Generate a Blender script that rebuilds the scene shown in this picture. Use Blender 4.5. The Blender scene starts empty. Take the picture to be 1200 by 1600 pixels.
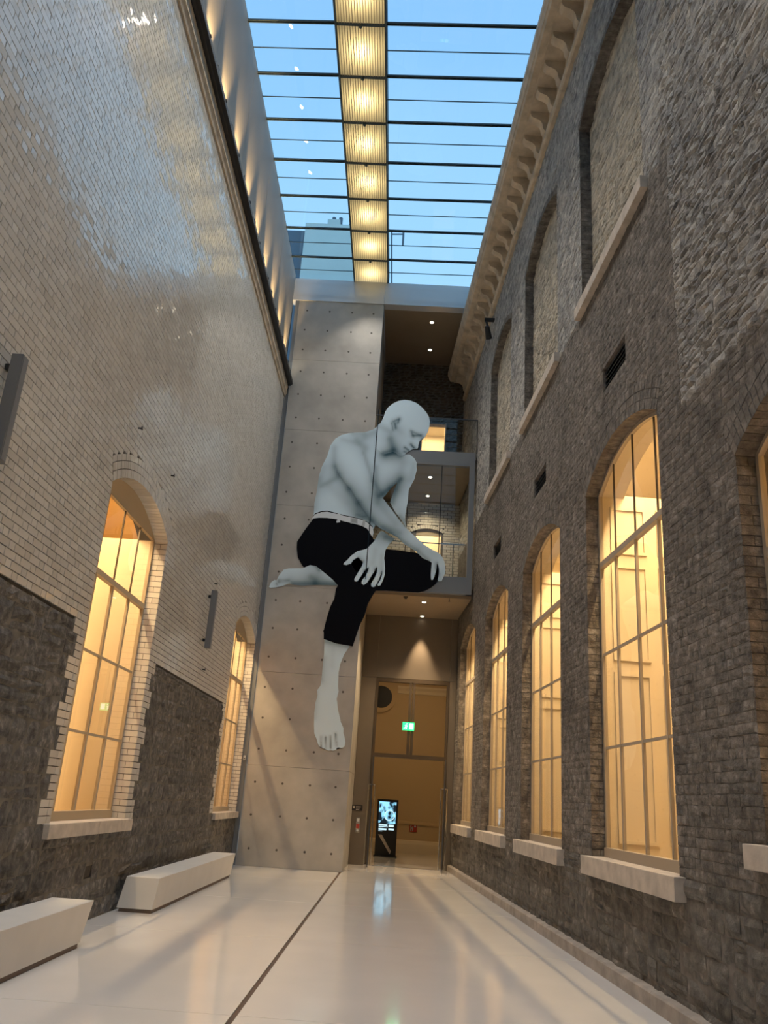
import bpy, bmesh, math, random
import numpy as np
from mathutils import Vector, Matrix
random.seed(7); rng = np.random.default_rng(7)
sc = bpy.context.scene
COL = sc.collection

# ------------------------------------------------------------------ camera
F_PX = 1292.4; YAW, PITCH, ROLL = -0.0322327, 0.3350166, 0.0675683; CAM_H = 1.6
def cam_axes():
    f = np.array([math.sin(YAW)*math.cos(PITCH), math.cos(YAW)*math.cos(PITCH), math.sin(PITCH)])
    r = np.array([math.cos(YAW), -math.sin(YAW), 0.0]); u = np.cross(r, f)
    return np.array([math.cos(ROLL)*r+math.sin(ROLL)*u, -math.sin(ROLL)*r+math.cos(ROLL)*u, f])
CM = cam_axes(); CC = np.array([0, 0, CAM_H])
cam = bpy.data.cameras.new('camera'); camo = bpy.data.objects.new('camera', cam); COL.objects.link(camo)
cam.sensor_fit = 'VERTICAL'; cam.sensor_height = 24.0; cam.lens = F_PX/1600*24.0; cam.clip_end = 500; cam.clip_start = 0.05
camo.matrix_world = Matrix(((CM[0][0], CM[1][0], -CM[2][0], 0), (CM[0][1], CM[1][1], -CM[2][1], 0), (CM[0][2], CM[1][2], -CM[2][2], CAM_H), (0, 0, 0, 1)))
sc.camera = camo
def ray(px, py): return CM.T @ np.array([(px-600)/F_PX, (800-py)/F_PX, 1.0])
def at_y(px, py, Y): d = ray(px, py); return CC + d*Y/d[1]
def at_z(px, py, Z): d = ray(px, py); return CC + d*(Z-CAM_H)/d[2]
def project(P):
    c = (np.asarray(P)-CC) @ CM.T
    w = np.where(c[..., 2] > 0.05, c[..., 2], 0.05)
    return 600+F_PX*c[..., 0]/w, 800-F_PX*c[..., 1]/w, c[..., 2]

# ------------------------------------------------------------------ world + exposure
sc.view_settings.view_transform = 'Standard'; sc.view_settings.look = 'None'
sc.view_settings.gamma = 1.0; sc.view_settings.use_curve_mapping = False
sc.view_settings.exposure = 0.0
sc.cycles.use_denoising = True
sc.cycles.max_bounces = 7; sc.cycles.diffuse_bounces = 4; sc.cycles.glossy_bounces = 4; sc.cycles.transmission_bounces = 4
sc.cycles.transparent_max_bounces = 12; sc.cycles.sample_clamp_indirect = 4.0
world = bpy.data.worlds.new('dusk_sky'); sc.world = world; world.use_nodes = True
wn = world.node_tree; wn.nodes.clear()
wo = wn.nodes.new('ShaderNodeOutputWorld'); bg = wn.nodes.new('ShaderNodeBackground')
tc = wn.nodes.new('ShaderNodeTexCoord'); sx = wn.nodes.new('ShaderNodeSeparateXYZ'); cr = wn.nodes.new('ShaderNodeValToRGB')
cr.color_ramp.elements[0].position = 0.0; cr.color_ramp.elements[0].color = (0.38, 0.62, 0.80, 1)
cr.color_ramp.elements[1].position = 1.0; cr.color_ramp.elements[1].color = (0.17, 0.38, 0.74, 1)
e = cr.color_ramp.elements.new(0.6); e.color = (0.30, 0.57, 0.83, 1)
cn = wn.nodes.new('ShaderNodeTexNoise'); cn.inputs['Scale'].default_value = 1.6; cn.inputs['Detail'].default_value = 3
cmx = wn.nodes.new('ShaderNodeMixRGB'); cmx.blend_type = 'MIX'; cmx.inputs[2].default_value = (0.46, 0.70, 0.90, 1)
crp = wn.nodes.new('ShaderNodeValToRGB'); crp.color_ramp.elements[0].position = 0.48; crp.color_ramp.elements[1].position = 0.78
crp.color_ramp.elements[1].color = (0.55, 0.55, 0.55, 1)
wn.links.new(tc.outputs['Generated'], sx.inputs[0]); wn.links.new(sx.outputs['Z'], cr.inputs[0])
wn.links.new(tc.outputs['Generated'], cn.inputs['Vector']); wn.links.new(cn.outputs['Fac'], crp.inputs[0]); wn.links.new(crp.outputs[0], cmx.inputs[0])
wn.links.new(cr.outputs[0], cmx.inputs[1]); wn.links.new(cmx.outputs[0], bg.inputs['Color']); wn.links.new(bg.outputs[0], wo.inputs[0])
bg.inputs['Strength'].default_value = 1.35

WARM = (1.0, 0.70, 0.36); WARM2 = (1.0, 0.91, 0.79)
P_STRIP, P_UP, P_LINE_R, P_LINE_L, P_LOBBY, P_BRIDGE = 330.0, 480.0, 2700.0, 2200.0, 30.0, 110.0

# ------------------------------------------------------------------ dimensions
XL = -3.62                      # left wall face
AL = -0.0617930; OFFR = 3.0     # right wall: heading and distance from the camera
U = np.array([math.sin(AL), math.cos(AL), 0]); RN = np.array([math.cos(AL), -math.sin(AL), 0])
YC = 20.42; XPL, XPR = -3.50, -1.06     # pier front, its edges
YD = 23.10; YB = 23.70                  # door wall, rear wall
Z_ROOF = 15.8; Y_NEAR = -6.0
def FL(s, d, z): return np.array([XL+d, s, z])
def FR(s, d, z): return U*s + RN*(OFFR-d) + np.array([0, 0, z])
def FE(x, d, z): return np.array([x, YC-d, z])
def FW(x, y, z): return np.array([x, y, z])
def xr(Y, off=OFFR): return (off + math.sin(AL)*Y)/math.cos(AL)     # x of the right wall at depth Y

# ------------------------------------------------------------------ materials
def new_mat(name):
    m = bpy.data.materials.new(name); m.use_nodes = True
    nt = m.node_tree; b = nt.nodes['Principled BSDF']
    return m, nt, b
def simple(name, col, rough=0.5, metal=0.0, noise=0.0, nscale=8.0, bump=0.0, bscale=60.0, spec=0.5, coat=0.0):
    m, nt, b = new_mat(name)
    b.inputs['Base Color'].default_value = (*col, 1); b.inputs['Roughness'].default_value = rough; b.inputs['Metallic'].default_value = metal
    b.inputs['Specular IOR Level'].default_value = spec; b.inputs['Coat Weight'].default_value = coat
    if noise or bump:
        g = nt.nodes.new('ShaderNodeNewGeometry')
    if noise:
        n = nt.nodes.new('ShaderNodeTexNoise'); n.inputs['Scale'].default_value = nscale; n.inputs['Detail'].default_value = 5
        mr = nt.nodes.new('ShaderNodeMapRange'); mr.inputs[1].default_value = 0.3; mr.inputs[2].default_value = 0.7
        mr.inputs[3].default_value = 1-noise; mr.inputs[4].default_value = 1+noise
        mx = nt.nodes.new('ShaderNodeVectorMath'); mx.operation = 'SCALE'; mx.inputs[0].default_value = col
        nt.links.new(g.outputs['Position'], n.inputs['Vector']); nt.links.new(n.outputs['Fac'], mr.inputs[0])
        nt.links.new(mr.outputs[0], mx.inputs['Scale']); nt.links.new(mx.outputs[0], b.inputs['Base Color'])
    if bump:
        n2 = nt.nodes.new('ShaderNodeTexNoise'); n2.inputs['Scale'].default_value = bscale; n2.inputs['Detail'].default_value = 4
        bp = nt.nodes.new('ShaderNodeBump'); bp.inputs['Strength'].default_value = bump; bp.inputs['Distance'].default_value = 0.02
        nt.links.new(g.outputs['Position'], n2.inputs['Vector']); nt.links.new(n2.outputs['Fac'], bp.inputs['Height']); nt.links.new(bp.outputs[0], b.inputs['Normal'])
    return m
def emit(name, col, strength):
    m, nt, b = new_mat(name)
    b.inputs['Base Color'].default_value = (*[c*0.15 for c in col], 1); b.inputs['Emission Color'].default_value = (*col, 1); b.inputs['Emission Strength'].default_value = strength
    b.inputs['Specular IOR Level'].default_value = 0.0
    return m
def piece_mat(name, stops, rough, bump=0.3, bscale=18.0, nmix=0.5, nscale=5.0, spec=0.5, patch=None, coat=0.0):
    """colour per piece (mesh attribute rnd + object random) with noise, relief and larger weathered patches"""
    m, nt, b = new_mat(name); L = nt.links.new
    at = nt.nodes.new('ShaderNodeAttribute'); at.attribute_name = 'rnd'
    oi = nt.nodes.new('ShaderNodeObjectInfo'); ad = nt.nodes.new('ShaderNodeMath'); ad.operation = 'ADD'
    fr = nt.nodes.new('ShaderNodeMath'); fr.operation = 'FRACT'
    L(at.outputs['Fac'], ad.inputs[0]); L(oi.outputs['Random'], ad.inputs[1]); L(ad.outputs[0], fr.inputs[0])
    g = nt.nodes.new('ShaderNodeNewGeometry'); n = nt.nodes.new('ShaderNodeTexNoise'); n.inputs['Scale'].default_value = nscale; n.inputs['Detail'].default_value = 6
    n.inputs['Roughness'].default_value = 0.65
    L(g.outputs['Position'], n.inputs['Vector'])
    mx = nt.nodes.new('ShaderNodeMath'); mx.operation = 'MULTIPLY_ADD'
    sp = nt.nodes.new('ShaderNodeMapRange'); sp.inputs[1].default_value = 0.31; sp.inputs[2].default_value = 0.69
    L(n.outputs['Fac'], sp.inputs[0])
    a1 = nt.nodes.new('ShaderNodeMath'); a1.operation = 'MULTIPLY'; a1.inputs[1].default_value = 1-nmix; L(fr.outputs[0], a1.inputs[0])
    mx.inputs[1].default_value = nmix; L(sp.outputs[0], mx.inputs[0]); L(a1.outputs[0], mx.inputs[2])
    cr = nt.nodes.new('ShaderNodeValToRGB')
    cr.color_ramp.elements[0].position = stops[0][0]; cr.color_ramp.elements[0].color = (*stops[0][1], 1)
    cr.color_ramp.elements[1].position = stops[-1][0]; cr.color_ramp.elements[1].color = (*stops[-1][1], 1)
    for p, c in stops[1:-1]:
        el = cr.color_ramp.elements.new(p); el.color = (*c, 1)
    L(mx.outputs[0], cr.inputs[0]); out = cr.outputs[0]
    if patch:
        n3 = nt.nodes.new('ShaderNodeTexNoise'); n3.inputs['Scale'].default_value = patch[0]; n3.inputs['Detail'].default_value = 4; L(g.outputs['Position'], n3.inputs['Vector'])
        r3 = nt.nodes.new('ShaderNodeValToRGB'); r3.color_ramp.elements[0].position = patch[1]; r3.color_ramp.elements[1].position = patch[2]; L(n3.outputs['Fac'], r3.inputs[0])
        m3 = nt.nodes.new('ShaderNodeMixRGB'); m3.blend_type = 'MULTIPLY'; m3.inputs[2].default_value = (*patch[3], 1)
        L(r3.outputs[0], m3.inputs[0]); L(out, m3.inputs[1]); out = m3.outputs[0]
    L(out, b.inputs['Base Color'])
    b.inputs['Roughness'].default_value = rough; b.inputs['Specular IOR Level'].default_value = spec; b.inputs['Coat Weight'].default_value = coat
    if bump:
        n2 = nt.nodes.new('ShaderNodeTexNoise'); n2.inputs['Scale'].default_value = bscale; n2.inputs['Detail'].default_value = 6; n2.inputs['Roughness'].default_value = 0.7
        bp = nt.nodes.new('ShaderNodeBump'); bp.inputs['Strength'].default_value = bump; bp.inputs['Distance'].default_value = 0.03
        L(g.outputs['Position'], n2.inputs['Vector']); L(n2.outputs['Fac'], bp.inputs['Height']); L(bp.outputs[0], b.inputs['Normal'])
    return m
def glass_mat(name, tint=(1, 1, 1), ior=1.5, rough=0.0):
    m, nt, b = new_mat(name); nt.nodes.remove(b); L = nt.links.new
    out = nt.nodes['Material Output']; tr = nt.nodes.new('ShaderNodeBsdfTransparent'); gl = nt.nodes.new('ShaderNodeBsdfGlossy')
    fr = nt.nodes.new('ShaderNodeFresnel'); mx = nt.nodes.new('ShaderNodeMixShader')
    tr.inputs[0].default_value = (*tint, 1); gl.inputs['Roughness'].default_value = rough; fr.inputs['IOR'].default_value = ior
    ge = nt.nodes.new('ShaderNodeNewGeometry'); iv = nt.nodes.new('ShaderNodeMath'); iv.operation = 'SUBTRACT'; iv.inputs[0].default_value = 1.0
    mu_ = nt.nodes.new('ShaderNodeMath'); mu_.operation = 'MULTIPLY'     # reflect on the outer skin only, the inner exit stays clear
    L(ge.outputs['Backfacing'], iv.inputs[1]); L(iv.outputs[0], mu_.inputs[0]); L(fr.outputs[0], mu_.inputs[1])
    L(mu_.outputs[0], mx.inputs[0]); L(tr.outputs[0], mx.inputs[1]); L(gl.outputs[0], mx.inputs[2]); L(mx.outputs[0], out.inputs[0])
    return m
M = {}
M['white_brick'] = piece_mat('white_glazed_brick', [(0.0, (0.56, 0.535, 0.485)), (0.5, (0.66, 0.635, 0.585)), (1.0, (0.73, 0.71, 0.66))], 0.30, bump=0.03, bscale=7, nmix=0.3, nscale=2.0, spec=0.4, coat=1.0)
M['white_brick'].node_tree.nodes['Principled BSDF'].inputs['Coat Roughness'].default_value = 0.07; M['white_brick'].node_tree.nodes['Principled BSDF'].inputs['Coat IOR'].default_value = 1.6
M['mortar_dark'] = simple('dark_mortar', (0.055, 0.05, 0.043), 0.9, noise=0.3, nscale=12)
M['mortar_light'] = simple('pale_mortar', (0.15, 0.14, 0.12), 0.95, noise=0.3, nscale=6)
M['dark_stone'] = piece_mat('dark_rubble_stone', [(0.0, (0.025, 0.025, 0.025)), (0.35, (0.075, 0.073, 0.070)), (0.65, (0.135, 0.130, 0.122)), (1.0, (0.31, 0.295, 0.27))], 0.7, bump=1.0, bscale=14, nmix=0.75, nscale=10)
M['right_brick'] = piece_mat('weathered_brown_brick', [(0.0, (0.060, 0.053, 0.047)), (0.35, (0.145, 0.130, 0.114)), (0.65, (0.215, 0.194, 0.170)), (1.0, (0.37, 0.34, 0.305))], 0.85, bump=1.0, bscale=17, nmix=0.80, nscale=9, patch=(0.9, 0.45, 0.72, (0.66, 0.65, 0.64)))
M['right_rubble'] = piece_mat('grey_rubble_stone', [(0.0, (0.10, 0.099, 0.098)), (0.3, (0.27, 0.265, 0.255)), (0.6, (0.43, 0.42, 0.395)), (0.85, (0.58, 0.56, 0.51)), (1.0, (0.72, 0.70, 0.64))], 0.85, bump=1.0, bscale=14, nmix=0.66, nscale=8, patch=(0.40, 0.45, 0.68, (0.66, 0.69, 0.74)))
M['right_block'] = piece_mat('squared_dark_stone', [(0.0, (0.040, 0.037, 0.032)), (0.4, (0.098, 0.091, 0.080)), (0.75, (0.165, 0.153, 0.134)), (1.0, (0.36, 0.335, 0.30))], 0.8, bump=1.0, bscale=9, nmix=0.7, nscale=7)
M['niche_stone'] = piece_mat('pale_infill_stone', [(0.0, (0.18, 0.165, 0.14)), (0.35, (0.38, 0.35, 0.29)), (0.7, (0.56, 0.51, 0.41)), (1.0, (0.70, 0.64, 0.53))], 0.85, bump=1.0, bscale=8, nmix=0.6, nscale=5)
M['mortar_brown'] = simple('brown_mortar', (0.145, 0.13, 0.115), 0.95, noise=0.35, nscale=10)
M['rear_brick'] = piece_mat('dark_rear_brick', [(0.0, (0.035, 0.026, 0.018)), (0.5, (0.095, 0.072, 0.05)), (1.0, (0.20, 0.155, 0.11))], 0.9, bump=0.8, bscale=14, nmix=0.6, nscale=4)
M['limestone'] = simple('pale_limestone', (0.52, 0.465, 0.40), 0.75, noise=0.18, nscale=6, bump=0.15, bscale=40)
M['cornice'] = simple('tan_cornice_stone', (0.54, 0.455, 0.345), 0.8, noise=0.25, nscale=4, bump=0.2, bscale=25)
M['kerb'] = simple('kerb_stone', (0.37, 0.325, 0.28), 0.7, noise=0.22, nscale=5, bump=0.2, bscale=30)
M['concrete'] = simple('cast_concrete', (0.39, 0.375, 0.345), 0.6, noise=0.16, nscale=1.6, bump=0.05, bscale=30)
M['tie_hole'] = simple('tie_hole_plug', (0.10, 0.092, 0.08), 0.85)
M['floor'] = simple('polished_white_floor', (0.82, 0.805, 0.78), 0.13, noise=0.03, nscale=1.2, spec=0.5, coat=0.4)
M['floor'].node_tree.nodes['Principled BSDF'].inputs['Coat Roughness'].default_value = 0.05
M['joint'] = simple('floor_joint', (0.09, 0.06, 0.045), 0.6)
M['bench'] = simple('white_bench_stone', (0.72, 0.70, 0.66), 0.42, noise=0.03, nscale=3)
M['plinth'] = simple('brown_plinth', (0.14, 0.10, 0.075), 0.6)
M['steel'] = simple('grey_painted_steel', (0.19, 0.205, 0.225), 0.45, spec=0.4)
M['dark_steel'] = simple('dark_steel', (0.055, 0.058, 0.065), 0.4)
M['black'] = simple('black_metal', (0.012, 0.012, 0.013), 0.45)
M['chrome'] = simple('brushed_steel', (0.62, 0.58, 0.52), 0.25, metal=1.0)
M['aluminium'] = simple('grey_aluminium', (0.20, 0.21, 0.225), 0.38, metal=0.4)
M['zinc'] = simple('upper_zinc_panel', (0.36, 0.345, 0.315), 0.62, noise=0.05, nscale=0.8)
M['frieze'] = simple('satin_white_frieze', (0.56, 0.58, 0.60), 0.14, spec=0.9)
M['roof_bar'] = simple('roof_glazing_bar', (0.035, 0.06, 0.075), 0.6)
M['frame_cream'] = simple('cream_window_frame', (0.47, 0.385, 0.265), 0.5)
M['frame_grey'] = simple('taupe_window_frame', (0.40, 0.34, 0.26), 0.5)
M['cream'] = simple('cream_plaster', (0.68, 0.60, 0.46), 0.7)
M['cream_trim'] = simple('cream_joinery', (0.78, 0.68, 0.50), 0.5)
M['soffit'] = simple('brown_soffit', (0.30, 0.235, 0.165), 0.55, noise=0.06, nscale=1.0)
M['door_panel'] = simple('bronze_grey_panel', (0.175, 0.145, 0.11), 0.4, metal=0.35, noise=0.05, nscale=1.5)
M['bronze'] = simple('bronze_door_frame', (0.085, 0.062, 0.04), 0.4, metal=0.4)
M['lobby'] = simple('ochre_lobby_plaster', (0.60, 0.46, 0.27), 0.7)
M['roof_glass'] = glass_mat('roof_glass', (0.93, 0.97, 0.99), 1.45)
M['window_glass'] = glass_mat('window_glass', (0.98, 0.97, 0.95), 1.45)
M['bridge_glass'] = glass_mat('bridge_glass', (0.90, 0.93, 0.95), 1.5)
M['lamp_glow'] = emit('lamp_glow', (1.0, 0.85, 0.62), 9.0); M['uplight_glow'] = emit('uplight_glow', (1.0, 0.88, 0.68), 110.0)
M['lamp_warm'] = emit('warm_lamp_face', (1.0, 0.70, 0.36), 3.0)
M['grille'] = simple('black_vent_recess', (0.008, 0.008, 0.008), 0.8)

# ------------------------------------------------------------------ mesh helpers
class MB:
    def __init__(s): s.v = []; s.f = []
    def add(s, verts, faces):
        o = len(s.v); s.v += [tuple(float(t) for t in p) for p in verts]; s.f += [tuple(i+o for i in f) for f in faces]; return s
    def box(s, a, b, fr=FW):
        (x0, y0, z0), (x1, y1, z1) = a, b
        c = [fr(x, y, z) for x in (x0, x1) for y in (y0, y1) for z in (z0, z1)]
        return s.add(c, [(0, 1, 3, 2), (4, 6, 7, 5), (0, 4, 5, 1), (2, 3, 7, 6), (0, 2, 6, 4), (1, 5, 7, 3)])
    def prism(s, prof, t0, t1, fn):
        """closed profile [(a,b)...] swept from t0 to t1, fn(t,a,b)->xyz"""
        n = len(prof)
        vs = [fn(t0, a, b) for a, b in prof] + [fn(t1, a, b) for a, b in prof]
        fs = [(i, (i+1) % n, n+(i+1) % n, n+i) for i in range(n)] + [tuple(range(n))[::-1], tuple(range(n, 2*n))]
        return s.add(vs, fs)
    def tube(s, p0, p1, r, n=10, r1=None):
        p0, p1 = np.array(p0, float), np.array(p1, float); d = p1-p0; d /= np.linalg.norm(d)
        a = np.cross(d, [0, 0, 1.0] if abs(d[2]) < 0.9 else [1.0, 0, 0]); a /= np.linalg.norm(a); b = np.cross(d, a); r1 = r if r1 is None else r1
        vs = []
        for p, rr in ((p0, r), (p1, r1)):
            vs += [p+rr*(math.cos(t)*a+math.sin(t)*b) for t in np.linspace(0, 2*math.pi, n, endpoint=False)]
        return s.add(vs, [(i, (i+1) % n, n+(i+1) % n, n+i) for i in range(n)] + [tuple(range(n))[::-1], tuple(range(n, 2*n))])
    def build(s, name, mat, parent=None, smooth=False, recalc=True, bevel=0):
        me = bpy.data.meshes.new(name); me.from_pydata(s.v, [], s.f)
        if recalc or bevel:
            bm = bmesh.new(); bm.from_mesh(me)
            bmesh.ops.recalc_face_normals(bm, faces=bm.faces)
            if bevel: bmesh.ops.bevel(bm, geom=bm.edges[:], offset=bevel, segments=2, affect='EDGES', profile=0.6)
            bm.to_mesh(me); bm.free()
        if smooth:
            for p in me.polygons: p.use_smooth = True
        return link(name, me, mat, parent)
def link(name, me, mat, parent=None):
    o = bpy.data.objects.new(name, me); COL.objects.link(o)
    if mat is not None and len(me.materials) == 0: me.materials.append(M[mat] if isinstance(mat, str) else mat)
    if parent is not None: o.parent = parent
    return o
def empty(name, loc=(0, 0, 0), parent=None):
    o = bpy.data.objects.new(name, None); COL.objects.link(o); o.location = (0, 0, 0); o.empty_display_size = 0.2
    if parent is not None: o.parent = parent
    return o
def tag(o, label, cat=None, group=None, kind=None):
    if label: o['label'] = label
    if cat: o['category'] = cat
    if group: o['group'] = group
    if kind: o['kind'] = kind
    return o
def struct(o, label): return tag(o, label, None, None, 'structure')
def box_obj(name, a, b, mat, parent=None, fr=FW, bevel=0): return MB().box(a, b, fr).build(name, mat, parent, bevel=bevel)
def lamp(name, kind, loc, power, color, parent=None, **kw):
    l = bpy.data.lights.new(name, kind); l.energy = power; l.color = color
    for k, v in kw.items():
        if k not in ('rot', 'to'): setattr(l, k, v)
    o = bpy.data.objects.new(name, l); COL.objects.link(o); o.location = loc
    if 'to' in kw:
        d = Vector(kw['to'])-Vector(loc); o.rotation_euler = d.to_track_quat('-Z', 'Y').to_euler()
    if parent is not None: o.parent = parent
    return o

# ------------------------------------------------------------------ masonry helpers
def arch_z(o, s):
    w = (o['s1']-o['s0'])/2; c = (o['s0']+o['s1'])/2; h = o['rise']; R = (w*w+h*h)/(2*h)
    return o['zs'] + math.sqrt(max(R*R-(s-c)**2, 0)) - (R-h)
def arch_geo(o):
    w = (o['s1']-o['s0'])/2; c = (o['s0']+o['s1'])/2; h = o['rise']; R = (w*w+h*h)/(2*h)
    return c, o['zs']+h-R, R, math.asin(w/R)
def wall_sheet(mb, fr, s_lo, s_hi, z_lo, z_hi, openings, d=-0.03, reveal=True):
    cuts = {s_lo, s_hi}
    for o in openings:
        n = 14 if o['rise'] > 0 else 1
        for i in range(n+1): cuts.add(o['s0']+(o['s1']-o['s0'])*i/n)
    cuts = sorted(c for c in cuts if s_lo-1e-6 <= c <= s_hi+1e-6)
    def q(p): mb.add([fr(*t) for t in p], [tuple(range(len(p)))])
    def top(o, s): return arch_z(o, min(max(s, o['s0']), o['s1'])) if o['rise'] > 0 else o['zs']
    for a, b in zip(cuts[:-1], cuts[1:]):
        mid = (a+b)/2
        ops = sorted([o for o in openings if o['s0'] < mid < o['s1']], key=lambda o: o['z0'])
        za = zb = z_lo
        for o in ops:
            q([(a, d, za), (b, d, zb), (b, d, o['z0']), (a, d, o['z0'])])
            za, zb = top(o, a), top(o, b)
            if reveal:
                D = -o['depth']
                q([(a, d, o['z0']), (b, d, o['z0']), (b, D, o['z0']), (a, D, o['z0'])])
                q([(a, d, za), (b, d, zb), (b, D, zb), (a, D, za)])
                if o.get('blind'): q([(a, D, o['z0']), (b, D, o['z0']), (b, D, zb), (a, D, za)])
        q([(a, d, za), (b, d, zb), (b, d, z_hi), (a, d, z_hi)])
    if reveal:
        for o in openings:
            for s in (o['s0'], o['s1']): q([(s, d, o['z0']), (s, -o['depth'], o['z0']), (s, -o['depth'], top(o, s)), (s, d, top(o, s))])
def forbidden(openings, z0, z1, ring, margin=0.0):
    out = []
    for o in openings:
        if z1 <= o['z0']+0.002: continue
        if o['rise'] > 0:
            c, zc, R, th = arch_geo(o); Ro = R+ring; zm = (z0+z1)/2
            zend = zc+Ro*math.cos(th)
            ztop = zc+Ro
            if zm >= ztop: continue
            if zm < o['zs']: out.append((o['s0']-margin, o['s1']+margin)); continue
            h = math.sqrt(max(Ro*Ro-(zm-zc)**2, 0))
            # ring's radial ends
            hmax = (zm-zc)*math.tan(th)
            h = min(h, hmax); out.append((c-h, c+h))
        else:
            if z0 >= o['zs']-0.002: continue
            out.append((o['s0'], o['s1']))
    return out
def allowed(lo, hi, forb):
    segs = [(lo, hi)]
    for a, b in forb:
        ns = []
        for p, q in segs:
            if b <= p or a >= q: ns.append((p, q)); continue
            if a > p: ns.append((p, a))
            if b < q: ns.append((b, q))
        segs = ns
    return [s for s in segs if s[1]-s[0] > 0.03]
def fill_run(a, b, lens):
    """split a run a..b into pieces with lengths from the generator"""
    out = []; s = a
    while s < b-1e-6:
        l = next(lens); e = s+l
        if b-e < 0.05: e = b
        out.append((s, e)); s = e
    return out
Q5 = [(0, 1, 2, 3), (4, 5, 1, 0), (5, 6, 2, 1), (6, 7, 3, 2), (7, 4, 0, 3)]
def brick_piece(fr, s0, s1, z0, z1, d, gap, bev, jit):
    g = gap/2; j = rng.uniform(-jit, jit, 4)
    fv = [(s0+g+bev, d+j[0], z0+g+bev), (s1-g-bev, d+j[1], z0+g+bev), (s1-g-bev, d+j[2], z1-g-bev), (s0+g+bev, d+j[3], z1-g-bev)]
    bv = [(s0+g, -0.035, z0+g), (s1-g, -0.035, z0+g), (s1-g, -0.035, z1-g), (s0+g, -0.035, z1-g)]
    return np.array([fr(*p) for p in fv+bv])
GN = 4
GRID_F = [(r*GN+c, r*GN+c+1, (r+1)*GN+c+1, (r+1)*GN+c) for r in range(GN-1) for c in range(GN-1)]
_ring = [c for c in range(GN)] + [r*GN+GN-1 for r in range(1, GN)] + [(GN-1)*GN+c for c in range(GN-2, -1, -1)] + [r*GN for r in range(GN-2, 0, -1)]
GRID_F += [(GN*GN+i, GN*GN+(i+1) % len(_ring), _ring[(i+1) % len(_ring)], _ring[i]) for i in range(len(_ring))]
def rough_piece(fr, s0, s1, z0, z1, d, gap, jit, edge):
    """rubble stone: 4x4 front, irregular outline, uneven face"""
    g = gap/2; k = [rng.uniform(-edge, edge, 2) for _ in range(4)]
    pts = []
    for r in range(GN):
        for c in range(GN):
            u, w = c/(GN-1), r/(GN-1)
            cs = (1-u)*(1-w)*k[0]+u*(1-w)*k[1]+u*w*k[2]+(1-u)*w*k[3]
            s = s0+g+(s1-s0-gap)*u+cs[0]; z = z0+g+(z1-z0-gap)*w+cs[1]
            inner = (0 < r < GN-1) and (0 < c < GN-1)
            if not inner:
                s += rng.uniform(-edge, edge)*0.5; z += rng.uniform(-edge, edge)*0.5
            dd = d+rng.uniform(-jit, jit) if inner else d*0.35-jit*0.6+rng.uniform(-jit, jit)*0.5
            pts.append((s, dd, z))
    base = [(pts[i][0], -0.035, pts[i][2]) for i in _ring]
    return np.array([fr(*p) for p in pts+base])
def merge_pieces(name, pieces, faces_of, mat, parent):
    vs = np.concatenate([p[0] for p in pieces]); fs = []; o = 0; rn = []
    for v, kf, _ in pieces:
        F = faces_of[kf]; fs += [tuple(i+o for i in f) for f in F]; o += len(v); rn += [random.random()]*len(F)
    me = bpy.data.meshes.new(name); me.from_pydata(vs.tolist(), [], fs)
    a = me.attributes.new('rnd', 'FLOAT', 'FACE'); a.data.foreach_set('value', np.array(rn, dtype=np.float32))
    o = link(name, me, mat, parent); o['kind'] = 'stuff'; return o
FACES = {'q': Q5, 'g': GRID_F}
def shown_size(v, front):
    x, y, w = project(v[front])
    if w.min() < 0.3: return 0.0
    cx, cy = x.mean(), y.mean()
    if not (-15 < cx < 1215 and -15 < cy < 1615): return 0.0
    return 0.5*abs(float(np.dot(x, np.roll(y, -1))-np.dot(y, np.roll(x, -1))))
def place_pieces(name, pieces, mat, parent, limit=300, rest_name=None):
    """the largest-showing pieces become objects of their own, the rest one joined part"""
    fr_idx = {'q': [0, 1, 2, 3], 'g': [0, GN-1, GN*GN-1, GN*(GN-1)]}
    sz = np.array([shown_size(v, fr_idx[k]) for v, k, _ in pieces])
    order = np.argsort(-sz); own = [i for i in order[:limit] if sz[i] > 0]; ownset = set(own)
    shared = {}
    for i in own:
        v, k, key = pieces[i]; c = v.mean(axis=0)
        if key is not None and key in shared: me = shared[key]
        else:
            me = bpy.data.meshes.new(name); me.from_pydata((v-c).tolist(), [], FACES[k]); 
            if key is not None: shared[key] = me
        o = link(name, me, mat, parent); o.location = c
        if key is not None:
            o.rotation_euler = (random.uniform(-.006, .006), random.uniform(-.006, .006), random.uniform(-.006, .006))
    rest = [p for i, p in enumerate(pieces) if i not in ownset]
    if rest: merge_pieces(rest_name or name+'_field', rest, FACES, mat, parent)
def voussoirs(fr, o, r0, r1, bw, d, depth, pieces, key=None):
    c, zc, R, th = arch_geo(o); n = max(3, int(round(2*th*(R+r0)/bw))); g = 0.004/(R+r0); ri = r0+.004 if r0 > 0 else -.008
    for i in range(n):
        a0, a1 = -th+2*th*i/n+g, -th+2*th*(i+1)/n-g
        P = lambda a, r, dd: (c+math.sin(a)*r, dd, zc+math.cos(a)*r)
        j = rng.uniform(-0.003, 0.003)
        fv = [P(a0, R+ri, d+j), P(a1, R+ri, d+j), P(a1, R+r1-.006, d+j), P(a0, R+r1-.006, d+j)]
        bv = [P(a0, R+ri, depth), P(a1, R+ri, depth), P(a1, R+r1-.006, depth), P(a0, R+r1-.006, depth)]
        pieces.append((np.array([fr(*p) for p in fv+bv]), 'q', None))
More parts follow.
